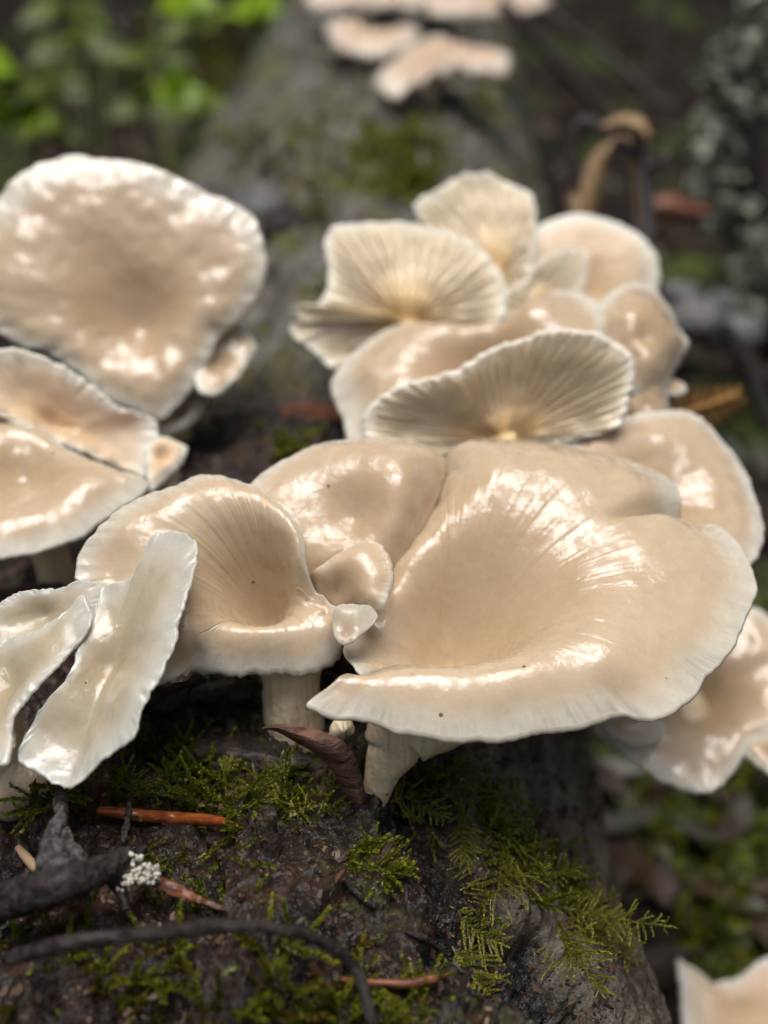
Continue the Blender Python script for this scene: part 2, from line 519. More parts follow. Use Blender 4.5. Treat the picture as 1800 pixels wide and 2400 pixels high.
def build_gills(parent, T, Bt, nn, ss, ring, count=130, depth=0.28, s0=0.10, s1=0.97, name='gills'):
    NS, NTH = T.shape[:2]
    gw = 0.03 if count > 100 else 0.045
    vs_, fs_, pol = [], [], []
    rows = np.linspace(0, 1, 12)
    for g in range(count):
        a0 = s0 if g % 3 == 0 else (max(s0, 0.35) if g % 3 == 1 else max(s0, 0.6))
        sv = a0 + (s1 - a0) * rows
        col = (g + 0.25 * math.sin(g * 2.7)) / count * NTH
        c0 = int(col) % NTH; c1 = (c0 + 1) % NTH; fr = col - int(col)
        def samp(G):
            q = np.stack([np.interp(sv, ss, G[:, c0, k]) * (1 - fr) + np.interp(sv, ss, G[:, c1, k]) * fr for k in range(3)], 1)
            return q
        b = samp(Bt); nv = samp(nn)
        tang = np.gradient(b, axis=0)
        side = np.cross(tang, nv); side /= np.linalg.norm(side, axis=1)[:, None] + 1e-9
        w = gw * (0.5 + sv)
        env = np.sin(np.pi * np.clip(rows * 0.92 + 0.08, 0, 1)) ** 0.6
        dp = depth * env * (1 if g % 3 == 0 else 0.72)
        L = b + side * w[:, None] + nv * 0.01; Rr = b - side * w[:, None] + nv * 0.01
        tip = b - nv * dp[:, None]
        base = len(vs_) * 36
        vs_.append(np.stack([L, tip, Rr], 1).reshape(-1, 3))
        pol.append(np.stack([np.full(36, 0), np.full(36, 0), np.repeat(sv, 3)], 1))
        for i in range(11):
            p = base + i * 3
            fs_.append((p, p + 1, p + 4, p + 3)); fs_.append((p + 1, p + 2, p + 5, p + 4))
    return new_mesh(name, np.concatenate(vs_), np.array(fs_), M['gill'], parent, base=np.array(parent['cmbase']),
                    attrs={'pol': ('FLOAT_VECTOR', np.concatenate(pol))})

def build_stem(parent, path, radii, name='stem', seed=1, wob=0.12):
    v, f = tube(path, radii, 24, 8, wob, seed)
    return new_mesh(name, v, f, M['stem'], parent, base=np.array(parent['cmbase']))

def rim_of(pts, h=0.0, m=0.8, mh=0.05):
    """fill in defaults: pts entries may be (x,y), (x,y,h) or (x,y,h,m,mh)"""
    out = []
    for p in pts:
        p = list(p)
        if len(p) == 4: p = [p[0], p[1], p[2], m, p[2] + (mh - h), p[3]]     # (x, y, h, edge)
        if len(p) == 2: p += [h, m, mh]
        elif len(p) == 3: p += [m, p[2] + (mh - h)]
        if len(p) == 5: p.append(1.0)
        out.append(tuple(p))
    return out

# ------------------------------------------------------------------ the log
SL = math.tan(math.radians(12))
def log_axis(y):
    return -4.2 + (y - 18) * 0.05 + 1.9 * smooth(25, 13, np.asarray(y, float)), -14.6 + (y - 18.4) * SL, 10.2 + 2.2 * smooth(36, 60, np.asarray(y, float))      # x of axis, z of crown, radius
def log_base(yy, ph):
    cx, zt, R = log_axis(yy)
    return np.stack([cx + R * np.sin(ph), yy + 0 * ph, zt - R + R * np.cos(ph) * np.ones_like(yy)], -1)

NY, NP = 620, 520
ys = np.concatenate([np.linspace(-25, 11, 40, endpoint=False), np.linspace(11, 50, 470, endpoint=False), np.linspace(50, 190, 110)])
ph = np.concatenate([np.linspace(-np.pi, -1.2, 60, endpoint=False), np.linspace(-1.2, 1.75, 400, endpoint=False), np.linspace(1.75, np.pi, 60, endpoint=False)])
Yg, Pg = np.meshgrid(ys, ph, indexing='ij')
LB = log_base(Yg, Pg)
cxg, ztg, Rg = log_axis(Yg)
LN = np.stack([np.sin(Pg), -SL * np.cos(Pg) * 0, np.cos(Pg)], -1)
def log_hit_base(z, x, y):
    """first hit of the viewing ray with the undisturbed log, by marching"""
    r = ray(z, x, y)
    t = np.linspace(5, 150, 6000)
    p = r[None, :] * t[:, None]
    cx, zt, R = log_axis(p[:, 1])
    d = np.hypot(p[:, 0] - cx, p[:, 2] - (zt - R)) - R
    k = np.argmax(d < 0)
    return p[k] if d[k] < 0 else None
def blob(z, pts, rad):
    o = np.zeros(Yg.shape)
    for (x, y) in pts:
        c = log_hit_base(z, x, y)
        if c is None: continue
        o = np.maximum(o, np.exp(-(((LB - c) ** 2).sum(-1)) / rad ** 2))
    return o
def seg_blob(z, pts, rad):
    o = np.full(Yg.shape, 1e9)
    cs = [log_hit_base(z, *p) for p in pts]
    cs = [c for c in cs if c is not None]
    for A, B in zip(cs[:-1], cs[1:]):
        AB = B - A
        t = np.clip(((LB - A) @ AB) / AB.dot(AB), 0, 1)
        o = np.minimum(o, np.linalg.norm(LB - A - t[..., None] * AB, axis=-1))
    return np.exp(-(o / rad) ** 2)

arc = Pg * 10.2
q = np.stack([arc, Yg, np.zeros_like(arc)], -1)
# grain twists: on the flank the fibres run obliquely down to the right
gr = np.stack([arc - Yg * 0.45, (Yg + arc * 0.45) * 0.16, np.full_like(arc, 3.0)], -1)
flank = smooth(0.42, 0.66, Pg + 0.05 * fbm(q * 0.5, 2))
D = (fbm(q * 0.12, 3) * 0.9 + fbm(q * 0.45 + 9, 4) * 0.35) * (1 - 0.75 * flank)
crack = np.abs(fbm(gr * 0.9, 4))
D = D + (smooth(0.0, 0.14, crack) - 1) * 0.22 * (0.35 + 0.65 * flank)
D = D + fbm(gr * np.array([3.0, 2.0, 1]), 4) * 0.11 + fbm(q * 3.2, 3) * 0.075 + fbm(q * 9.0, 2) * 0.025
# torn plates of bark: terraces with undercut edges
tz = fbm(q * np.array([0.42, 0.30, 1]) + 31, 4) * 4.2
terr = np.floor(tz) + smooth(0.0, 0.10, tz - np.floor(tz))
D = D + terr * 0.30 * (1 - 0.7 * flank)
# the charred hollow; shade between the stems and under the flake painted black
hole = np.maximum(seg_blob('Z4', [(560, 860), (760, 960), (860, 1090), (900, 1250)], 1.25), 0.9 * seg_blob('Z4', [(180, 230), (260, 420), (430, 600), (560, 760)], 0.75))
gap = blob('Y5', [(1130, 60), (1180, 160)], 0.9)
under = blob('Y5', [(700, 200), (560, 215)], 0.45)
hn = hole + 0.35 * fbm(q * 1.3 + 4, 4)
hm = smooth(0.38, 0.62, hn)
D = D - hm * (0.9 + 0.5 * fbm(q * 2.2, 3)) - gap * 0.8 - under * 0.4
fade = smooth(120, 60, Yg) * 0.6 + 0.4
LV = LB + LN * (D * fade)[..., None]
char_shade = np.clip(hm + smooth(0.35, 0.7, gap) + smooth(0.5, 0.9, under), 0, 1)  # charring of the hollow, plus shade painted into the stem gap and below the flake

def log_material():
    m = NT('rotting_wet_log')
    co = m.scale(m.co(), 100)
    a = m.sep(m.attr('surf'))              # flank, charring with painted shade, spare
    uv = m.attr('grain')                   # grain coordinates, cm
    big = m.noise(co, 0.22, 5, 0.6)
    mid = m.noise(co, 0.9, 6, 0.65)
    fin = m.noise(co, 5.0, 5, 0.65)
    grain = m.noise(uv, 1.0, 6, 0.65)
    grain2 = m.noise(m.scale(uv, (4.0, 2.2, 1)), 1.0, 4, 0.6)
    # crown: dark wet bark with red-brown rot
    c = m.mix(m.ramp(mid, 0.35, 0.65), (0.006, 0.004, 0.003), (0.024, 0.014, 0.009))
    c = m.mix(m.ramp(m.noise(co, 0.6, 5, 0.7, 0.4), 0.54, 0.68), c, (0.075, 0.032, 0.014))
    c = m.mix(m.math('MULTIPLY', m.ramp(fin, 0.56, 0.70), m.ramp(mid, 0.45, 0.6)), c, (0.20, 0.12, 0.075))
    c = m.mix(m.math('MULTIPLY', m.ramp(big, 0.50, 0.62), m.ramp(fin, 0.45, 0.6)), c, (0.035, 0.042, 0.012))
    # further along the log: grey weathered wood with lichen film
    xyz = m.sep(co)
    far = m.ramp(xyz[1], 30, 40)
    g = m.mix(m.ramp(grain, 0.35, 0.68), (0.045, 0.042, 0.034), (0.20, 0.195, 0.165))
    g = m.mix(m.ramp(mid, 0.55, 0.68), g, (0.14, 0.085, 0.055))
    g = m.mix(m.math('MULTIPLY', m.ramp(m.noise(co, 0.35, 5, 0.65), 0.50, 0.60), 0.85), g, (0.10, 0.105, 0.022))
    g = m.mix(m.ramp(m.noise(co, 0.45, 5, 0.65), 0.53, 0.64), g, (0.022, 0.017, 0.016))
    c = m.mix(far, c, g)
    f = m.mix(m.ramp(grain, 0.36, 0.66), (0.045, 0.034, 0.026), (0.22, 0.185, 0.14))
    f = m.mix(m.ramp(grain2, 0.55, 0.72), f, (0.13, 0.075, 0.05))
    f = m.mix(m.math('MULTIPLY', m.ramp(mid, 0.5, 0.66), 0.7), f, (0.085, 0.088, 0.062))
    c = m.mix(m.math('MULTIPLY', a[0], m.ramp(far, 0.8, 0.2)), c, f)
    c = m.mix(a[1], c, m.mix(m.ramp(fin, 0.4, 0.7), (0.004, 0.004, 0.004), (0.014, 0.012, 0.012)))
    rough = m.ramp(m.noise(co, 2.2, 4, 0.6), 0.35, 0.65, 0.3, 0.7)
    h = m.math('ADD', m.math('MULTIPLY', fin, 0.6), m.math('ADD', m.math('MULTIPLY', grain2, 0.7), m.math('MULTIPLY', m.noise(co, 14, 3), 0.3)))
    m.P(Base_Color=c, Roughness=rough, Normal=m.bump(h, 0.0018), Specular_IOR_Level=0.2)
    m.P(Coat_Weight=m.ramp(m.noise(co, 4.5, 4), 0.49, 0.57, 0, 1.0), Coat_Roughness=0.04, Coat_Normal=m.bump(m.noise(co, 11, 3), 0.0012))
    return m.m
M['log'] = log_material()

lv = LV.reshape(-1, 3)
lf = grid_faces(NY, NP, flip=False)
surf = np.stack([flank, char_shade, 0 * char_shade], -1).reshape(-1, 3)
log_thing = thing('fallen_log', np.array([-4.6, 18.0, -34.0]), 'rotting fallen log with wet dark bark and a charred hollow under the mushrooms', 'log')
log_trunk = new_mesh('trunk', lv, lf, M['log'], log_thing, base=np.array([0, 0, 0.0]),
                     attrs={'surf': ('FLOAT_VECTOR', surf), 'grain': ('FLOAT_VECTOR', gr.reshape(-1, 3))})
LOGBVH = BVHTree.FromPolygons([Vector(p) for p in lv.tolist()], lf.tolist())

def on_log(z, x, y):
    r = ray(z, x, y)
    loc, no, idx, dist = LOGBVH.ray_cast(Vector((0, 0, 0)), Vector(r))
    if loc is None: return None, None
    no = np.array(no)
    if no.dot(r) > 0: no = -no
    return np.array(loc), no
def drop_on_log(p):
    loc, no, idx, dist = LOGBVH.ray_cast(Vector((p[0], p[1], 40)), Vector((0, 0, -1)))
    if loc is None: return None, None
    no = np.array(no)
    return np.array(loc), (no if no[2] > 0 else -no)

# ------------------------------------------------------------------ forest floor
def floor_z(x, y):
    z = -34 + np.maximum(0, y - 18.4) * SL
    z = np.where(y > 150, -34 + 131.6 * SL + (y - 150) * 0.42, z)
    z = np.where(y > 420, -34 + 131.6 * SL + 270 * 0.42 + (y - 420) * 0.05, z)
    z = z + smooth(10, 60, -x) * 3 + fbm(np.stack([x * 0.03, y * 0.03, 0 * x], -1), 4) * 5 * smooth(400, 100, np.abs(y) + np.abs(x) * 0.5)
    return z
gx = np.concatenate([-np.geomspace(15000, 120, 18), np.linspace(-110, 110, 160), np.geomspace(120, 15000, 18)])
gy = np.concatenate([-np.geomspace(15000, 60, 14), np.linspace(-50, 260, 200), np.geomspace(270, 15000, 24)])
GX, GY = np.meshgrid(gx, gy, indexing='ij')
GZ = floor_z(GX, GY) + fbm(np.stack([GX * 0.2, GY * 0.2, 0 * GX], -1), 3) * 1.0 * (np.abs(GX) < 115) * (np.abs(GY) < 265)
gv = np.stack([GX, GY, GZ], -1).reshape(-1, 3)
gf = grid_faces(len(gx), len(gy), wrap=False)
def floor_material():
    m = NT('forest_floor')
    co = m.scale(m.co(), 100)
    n1 = m.noise(co, 0.09, 5, 0.6); n2 = m.noise(co, 0.35, 5, 0.65); n3 = m.noise(co, 1.5, 4)
    c = m.mix(m.ramp(n2, 0.35, 0.65), (0.006, 0.005, 0.004), (0.026, 0.018, 0.013))
    c = m.mix(m.ramp(n1, 0.5, 0.62), c, m.mix(m.ramp(n3, 0.4, 0.6), (0.025, 0.034, 0.008), (0.07, 0.10, 0.02)))
    c = m.mix(m.ramp(m.noise(co, 0.25, 3), 0.66, 0.72), c, (0.15, 0.14, 0.13))
    m.P(Base_Color=c, Roughness=0.7, Normal=m.bump(n3, 0.006), Specular_IOR_Level=0.15)
    return m.m
M['floor'] = floor_material()
tag(new_mesh('forest_floor', gv, gf[:, ::-1], M['floor'], base=np.array([0, 0, -34.0])), kind='structure')

# ------------------------------------------------------------------ the wood round about: it shades the sides and leaves a gap of sky overhead
def leaf_crown(seed, top, bot, rad, nleaf):
    r = np.random.default_rng(seed)
    ncl = 90
    t = r.random(ncl)
    hz = bot + (top - bot) * t
    rr = rad * np.sqrt(r.random(ncl)) * (1.05 - 0.75 * t)
    an = r.random(ncl) * 6.283
    cl = np.stack([rr * np.cos(an), rr * np.sin(an), hz], 1)
    k = r.integers(0, ncl, nleaf)
    p = cl[k] + r.normal(size=(nleaf, 3)) * np.array([32, 32, 20])
    d = r.normal(size=(nleaf, 3)); d /= np.linalg.norm(d, axis=1)[:, None]
    e = np.cross(d, r.normal(size=(nleaf, 3))); e /= np.linalg.norm(e, axis=1)[:, None]
    L = r.uniform(7, 15, nleaf)[:, None]
    v = np.stack([p - d * L, p + e * L * .45, p + d * L, p - e * L * .45], 1).reshape(-1, 3)
    return v, np.arange(nleaf * 4).reshape(-1, 4)
def simple(name, col, rough=0.6, nscale=2.0, amp=0.5):
    m = NT(name)
    co = m.scale(m.co(), 100)
    c = m.mix(m.math('MULTIPLY', m.noise(co, nscale, 4), amp * 2), col, tuple(x * 0.45 for x in col))
    m.P(Base_Color=c, Roughness=rough, Normal=m.bump(m.noise(co, nscale * 3, 3), 0.0006))
    return m.m
M['tree_bark'] = simple('tree_bark', (0.07, 0.055, 0.045), 0.8, 0.1)
M['tree_leaf'] = simple('tree_foliage', (0.05, 0.085, 0.03), 0.5, 0.03)
crowns = []
for sd, (tp, bt, rd) in enumerate([(900, 250, 190), (760, 160, 150), (1100, 330, 220)]):
    v, f = leaf_crown(sd + 3, tp, bt, rd, 5200)
    crowns.append((v, f, tp))
protos = {}
TREE_SPOTS = [(-330, 330, 0), (-120, 470, 1), (110, 430, 2), (340, 350, 0), (450, 90, 1), (470, -260, 2), (-470, -230, 0), (-450, 110, 2), (-560, 420, 0), (-250, 150, 1), (255, 235, 0), (560, 500, 2), (0, 760, 2), (-330, 760, 1), (330, 780, 0)]
for i, (tx, ty, kd) in enumerate(TREE_SPOTS):
    bz = float(floor_z(np.array(float(tx)), np.array(float(ty)))) - 6
    base = np.array([tx, ty, bz])
    e = thing('tree', base, 'dark leafy tree of the wood standing around the fallen log', 'tree', 'trees of the surrounding wood')
    e.rotation_euler = (0, 0, i * 1.3)
    if kd not in protos:
        v, f, tp = crowns[kd]
        c = new_mesh('crown', v + base, f, M['tree_leaf'], e, base=base, smooth_shade=False)
        pth = [base + np.array([0, 0, -20]), base + np.array([6, 3, tp * .3]), base + np.array([-5, 4, tp * .65]), base + np.array([0, 0, tp * .97])]
        tv, tf = tube(pth, [22, 17, 11, 2], 14, 6, .15, kd)
        t = new_mesh('trunk', tv, tf, M['tree_bark'], e, base=base)
        protos[kd] = (c, t)
    else:
        for o in protos[kd]:
            k = o.copy(); COL.objects.link(k); k.parent = e; k.location = (0, 0, 0)

# ------------------------------------------------------------------ the mushrooms
def mushroom(label, z, anchor, n, centre, rim, mat='cap', stem=None, gills=0, group=None, gill_depth=0.25, gill_from=0.1, lobes=(), **kw):
    """stem: list of (zoom, x, y, depth, radius) from cap to foot; the foot is the thing's base"""
    g = cap_grid(z, anchor, n, centre, rim, **kw)
    cpt = g[1][0].mean(0)
    if stem:
        path, rad = [], [s[4] for s in stem]
        for s_ in stem:
            d = s_[3]
            if d is None:                       # lie just clear of the log here
                hp, _ = on_log(*s_[:3]); d = hp.dot(FWD) - s_[4] * 0.5
            path.append(P(*s_[:3], d))
    else:
        # a short stem from the middle of the cap down to whatever carries it
        loc, no, _, _ = LOGBVH.find_nearest(Vector(cpt - np.array([0, 0, 1.0])))
        foot = np.array(loc); foot = foot + nrm(foot - cpt) * 0.3
        dr = nrm(foot - cpt)
        path = [cpt + dr * 0.35, cpt * 0.6 + foot * 0.4 + np.array([0, 0.1, 0]), foot]; rad = [0.5, 0.45, 0.5]
    e = thing('mushroom', path[-1], label, 'mushroom', group)
    cap_o = build_cap(e, *g, M[mat], under=bool(gills))
    if gills:
        go = build_gills(e, *g[:5], count=gills, depth=gill_depth, s0=gill_from)
        go.parent = cap_o; go.location = (0, 0, 0); go['kind'] = 'stuff'
    build_stem(e, path, rad, seed=len(label))
    for lb in lobes:
        lb = dict(lb)
        nm = lb.pop('name', 'cap_lobe'); lm = lb.pop('mat', mat); lg = lb.pop('gills', 0); lab = lb.pop('label', None)
        gg = cap_grid(**lb)
        o = build_cap(e, *gg, M[lm], name=nm, label=lab)
        if lg: build_gills(e, *gg[:5], count=lg, depth=gill_depth)
    return e

# A: the big funnel in the middle, with the lobe behind its crease
A_rim = rim_of([
    (35, 1058, -0.35, .8, -.2), (100, 1085, -.5, .78, -.16), (200, 1095, -.62, .75, -.15), (290, 1112, -.7, .73, -.15), (340, 1135, -.78, .72, -.15), (420, 1155, -.85, .72, -.15),
    (520, 1176, -.9, .72, -.15), (640, 1176, -.9, .72, -.15), (760, 1162, -.9, .72, -.14), (900, 1142, -.88, .72, -.12), (1010, 1122, -.85, .72, -.1),
    (1120, 1090, -.8, .72, -.08), (1200, 1098, -.8, .72, -.07), (1260, 1102, -.8, .73, -.06), (1340, 1070, -.75, .74, -.05), (1400, 1010, -.7, .74, -.04), (1440, 950, -.65, .74, -.02),
    (1500, 890, -.58, .75, .02), (1540, 830, -.5, .75, .06), (1580, 740, -.42, .76, .12), (1614, 655, -.32, .76, .2), (1608, 600, -.22, .77, .3), (1572, 515, -.1, .78, .42),
    (1520, 450, .0, .77, .55), (1450, 400, .1, .78, .62), (1372, 372, .2, .79, .6), (1352, 345, .25, .8, .6), (1346, 300, .25, .8, .72), (1300, 250, .25, .8, .8), (1200, 205, .25, .81, .85),
    (1100, 175, .25, .82, .9), (1000, 155, .25, .82, .9), (850, 125, .25, .82, .85), (750, 117, .2, .82, .8), (650, 117, .15, .82, .72), (580, 133, .12, .85, .62), (540, 158, .1, .88, .52),
    (518, 200, .05, .92, .42, 0), (498, 290, -.08, .93, .25, 0), (450, 400, -.28, .93, .02, 0), (392, 495, -.45, .93, -.15, 0), (330, 575, -.62, .93, -.35, 0), (300, 690, -.8, .92, -.58, 0),
    (215, 790, -.85, .8, -1.0), (168, 852, -.75, .8, -.95), (192, 905, -.65, .8, -.85), (225, 962, -.5, .8, -.6), (140, 1008, -.35, .8, -.35), (45, 1040, -.3, .8, -.22)])
A2_rim = rim_of([
    (-180, 300, -.15, .8, -.03), (-90, 215, -.2, .82, .0), (0, 165, -.25, .84, .03), (70, 135, -.28, .84, .05), (160, 122, -.3, .84, .06), (260, 118, -.3, .84, .06), (350, 122, -.3, .86, .05), (430, 135, -.32, .87, .03), (485, 158, -.35, .88, .0, .4), (516, 198, -.4, .89, -.03, 0),
    (502, 285, -.4, .9, -.04, 0), (456, 398, -.4, .9, -.06, 0), (400, 495, -.45, .9, -.12, 0), (340, 580, -.55, .88, -.25, 0), (250, 640, -.6, .85, -.35, 0), (130, 640, -.6, .85, -.35, 0), (20, 600, -.5, .85, -.3, 0), (-80, 520, -.4, .85, -.2, 0), (-170, 400, -.25, .82, -.1, .5)])
mushroom('largest wet tan funnel cap with a frilled front margin, over the charred hollow', 'Z2', (800, 700, 23.0), (0.02, -0.22, 1),
    (520, 935, -2.15), A_rim, 'cap', gills=200, gill_depth=0.14, gill_from=.66,
    stem=[('Z2', 560, 1060, 23.85, .75), ('Y5', 1440, 340, 23.65, .76), ('Y5', 1392, 430, 23.6, .56), ('Y5', 1345, 530, 23.65, .40), ('Y5', 1312, 650, 23.75, .29), ('Y5', 1300, 760, 23.95, .23), ('Y5', 1320, 880, 24.3, .15)],
    grooves=[([(1380, 368, .2), (1320, 372, .2), (1250, 392, .2), (1190, 425, .1), (1100, 470, 0)], 0.30, 1.3)],
    NTH=560, NS=84, lump=0.03, edge=0.035, seed=2.0, t0=.5, t1=.09, streak=.028,
    lobes=[dict(z='Z2', anchor=(200, 380, 24.6), n=(0.05, -0.56, 0.83), centre=(200, 400, -.12), rim=A2_rim, NTH=300, NS=56, lump=0.03, edge=0.02, seed=4.0, t0=.4, t1=.1,
                label='rounded back lobe of the cap beyond a wet crease')])

# B: the cup left of it
B_rim = rim_of([
    (65, 530, .1), (75, 460, .25), (110, 400, .4), (180, 320, .6), (250, 250, .7), (330, 200, .8), (440, 145, .9), (560, 110, .95), (640, 72, 1.0), (700, 64, 1.0), (780, 76, 1.0),
    (860, 100, 1.0), (940, 130, 1.0), (1000, 170, 1.0), (1060, 220, 1.0), (1110, 275, .95), (1148, 340, .9), (1163, 405, .8), (1165, 480, .6), (1185, 560, .3), (1255, 650, 0, .8, -.1),
    (1340, 722, -.1, .75, -.2), (1362, 790, -.2, .7, -.1), (1370, 850, -.6, .72, -.25), (1330, 930, -0.75, .70, -.2), (1250, 990, -0.80, .70, -.2), (1150, 1024, -0.85, .70, -.2), (1060, 1012, -0.85, .70, -.2),
    (950, 1012, -0.85, .70, -.2), (830, 1016, -0.85, .70, -.2), (720, 1006, -0.80, .70, -.2), (650, 992, -0.75, .70, -.2), (590, 1012, -.7, .72, -.22), (540, 1045, -.7, .74, -.2), (480, 1060, -.65, .76, -.2),
    (420, 1078, -.6, .72, -.15), (350, 1040, -.5, .74, -.1), (300, 930, -.3, .76, 0), (250, 820, -.15, .8, .05), (150, 700, 0), (128, 612, .0), (75, 580, .05)], h=0, m=.86, mh=.12)
mushroom('tan cup cap with upturned back wall and straight frilled lip on a thick stem', 'Y2', (640, 560, 23.4), (0.03, -0.40, 1),
    (1030, 790, -1.4), B_rim, 'cap', gills=170, gill_depth=0.14, gill_from=.66,
    stem=[('Y5', 890, -40, 24.1, .95), ('Y5', 890, 60, 24.1, .66), ('Y5', 895, 190, 24.3, .62), ('Y5', 910, 310, 24.6, .64), ('Y5', 935, 430, 24.9, .6)],
    NTH=480, NS=72, lump=0.035, edge=0.035, seed=7.0, t0=.45, t1=.09, streak=.03,
    lobes=[dict(z='Y2', anchor=(1400, 560, 23.0), n=(-0.12, -0.62, 0.80), centre=(1330, 640, -.32),
                rim=rim_of([(1150, 620, -.75, .7, -.5, 0), (1200, 545, -.3, .8, -.1, .3), (1255, 505, .0, .8, .05), (1330, 452, .05, .8, .15, .75), (1400, 412, .05, .8, .15, .75), (1470, 387, .05, .8, .15, .75), (1530, 410, .05, .8, .15, .75), (1570, 470, .05, .8, .15, .75), (1588, 560, .05, .8, .15, .75), (1572, 640, .0, .8, .1), (1545, 700, 0, .8, .05), (1500, 725, -.15, .8, -.1, .6),
                            (1420, 760, -.6, .7, -.4, 0), (1320, 790, -.9, .7, -.6, 0), (1220, 770, -1.0, .7, -.7, 0), (1150, 700, -.95, .7, -.65, 0)]),
                NTH=240, NS=44, lump=.02, edge=.02, seed=9.0, t0=.2, t1=.12, label='small rounded ear standing at the side of the cup'),
           dict(name='cap_fold', z='Y2', anchor=(1430, 790, 22.4), n=(0.15, -0.42, 0.88), centre=(1375, 850, -.10), mat='cap_fold',
                rim=rim_of([(1325, 710, .02), (1385, 696, .06), (1440, 700, .06), (1492, 706, .02), (1522, 748, -.05), (1504, 790, -.05), (1446, 838, -.03), (1396, 876, -.05), (1352, 885, -.08), (1320, 850, -.1, 0), (1310, 780, -.1, 0)], h=.0, m=.75, mh=.04),
                NTH=200, NS=26, lump=.0, edge=.012, seed=12.0, t0=.08, t1=.05, label='pale striped fold at the corner of the lip')])

# D: tall pale tongue
D_rim = rim_of([
    (650, 120, .15), (690, 92, .2), (740, 83, .25), (800, 100, .3), (835, 125, .35), (850, 160, .35), (840, 240, .35), (820, 320, .35), (790, 410, .35), (765, 480, .35), (752, 560, .35), (710, 650, .35),
    (670, 730, .35), (632, 790, .35), (602, 850, .3), (582, 920, .25), (560, 970, .2), (510, 1010, .1), (440, 1060, 0), (380, 1110, -.05), (320, 1160, -.1), (280, 1170, -.15), (220, 1150, -.2), (150, 1110, -.2),
    (100, 1090, -.15), (76, 1060, -.1), (85, 1000, 0), (110, 940, .05), (160, 860, .1), (230, 780, .1), (290, 710, .1), (328, 632, .1), (362, 545, .1), (395, 450, .1), (425, 370, .1), (440, 325, .1),
    (510, 306, .1), (575, 275, .1), (615, 200, .1)], h=.1, m=.72, mh=.06)
mushroom('pale translucent jelly-like tongue shaped cap, folded lengthwise and standing before the tan cup', 'Z1', (440, 640, 21.7), (-0.22, -0.50, 0.84),
    (440, 650, -.2), D_rim, 'cap_pale', NTH=420, NS=50, lump=.06, edge=.035, seed=15., t0=.34, t1=.08,
    grooves=[([(250, 1080, 0), (340, 900, 0), (440, 680, 0), (540, 480, 0), (680, 250, 0)], .42, .34)],
    stem=[('Z1', 300, 900, 22.75, .42), ('Z1', 200, 1080, 22.75, .55), ('Z1', 110, 1150, 22.9, .62), ('Z1', 10, 1215, 23.3, .6)])
# E: tongue at its left
mushroom('pale slimy tongue cap with a bluish translucent flap behind it, beside the folded tongue cap', 'Z1', (150, 650, 21.8), (-0.22, -0.50, 0.83),
    (60, 760, -.15), rim_of([(0, 552), (80, 530), (150, 508), (210, 470), (265, 438), (310, 400), (350, 365), (378, 410), (388, 460), (375, 500), (345, 545), (290, 600), (232, 680), (170, 750), (92, 838), (52, 920), (42, 1020), (10, 1090),
                             (-120, 1050), (-220, 900), (-220, 700), (-120, 590)], h=.1, m=.75, mh=.12), 'cap_pale',
    NTH=300, NS=44, lump=.07, edge=.03, seed=18., t0=.3, t1=.08,
    stem=[('Z1', -20, 800, 22.0, .6), ('Z1', -10, 960, 22.3, .5), ('Z1', -40, 1120, 23.0, .5), ('Z1', -70, 1200, 23.4, .5)],
    lobes=[dict(z='Z1', anchor=(200, 420, 22.6), n=(0.0, -0.70, 0.71), centre=(200, 450, -.15), mat='cap_pale',
                rim=rim_of([(-100, 470), (0, 402), (60, 362), (130, 342), (200, 336), (270, 326), (310, 302), (365, 298), (430, 318), (442, 352), (420, 405), (370, 470), (260, 530), (100, 580), (-60, 600)], h=.1, m=.75, mh=.08),
                NTH=220, NS=30, lump=.05, edge=.03, seed=21., t0=.15, t1=.06, label='bluish translucent flap')])

# the group on the left further along the log
mushroom('broad glossy tan cap turned up like a dish, the largest of the left hand group', 'Z5', (650, 750, 32.0), (0.12, -0.86, 0.50),
    (700, 1000, -.3), rim_of([(-250, 600), (-120, 430), (0, 335), (60, 262), (150, 203), (220, 172), (380, 133), (480, 156), (600, 162), (700, 182), (850, 240), (1000, 310), (1120, 360), (1200, 402), (1260, 470), (1298, 600), (1303, 700), (1280, 790),
                              (1215, 890), (1150, 965), (1085, 1020), (1040, 1090), (1000, 1180), (935, 1290), (850, 1390), (780, 1438), (680, 1400), (500, 1310), (380, 1195), (250, 1110), (120, 1075), (0, 1010), (-150, 900), (-250, 780)], h=.2, m=.84, mh=.35), 'cap_back',
    NTH=340, NS=48, lump=.06, edge=.05, seed=25., t0=.6, t1=.12)
mushroom('small pale lobe tucked behind the broad dish cap', 'Z5', (1110, 1130, 32.4), (0.3, -0.6, 0.74), (1080, 1170, -.1),
    rim_of([(980, 1050), (1020, 1000), (1100, 970), (1170, 966), (1222, 1010), (1260, 1070), (1242, 1120), (1185, 1210), (1105, 1285), (1050, 1310), (980, 1280), (960, 1160)], h=.1, m=.8, mh=.15), 'cap_back', NTH=160, NS=26, lump=.06, edge=.04, seed=28.,
    stem=[('Z5', 1070, 1180, 32.8, .4), ('Z5', 1000, 1300, 33.6, .4), ('Z5', 930, 1420, 34.6, .4)])
mushroom('little greyish wet lobe under the small pale lobe', 'Z5', (900, 1400, 32.4), (0.1, -0.6, 0.78), (880, 1420, -.1),
    rim_of([(780, 1450), (830, 1400), (900, 1330), (960, 1280), (1005, 1320), (990, 1400), (940, 1450), (860, 1500), (790, 1510)], h=.05, m=.75, mh=.15), 'cap_pale', NTH=140, NS=22, lump=.05, edge=.04, seed=29.,
    stem=[('Z5', 880, 1420, 32.8, .35), ('Z5', 840, 1460, 33.6, .35), ('Z5', 800, 1500, 34.6, .35)])
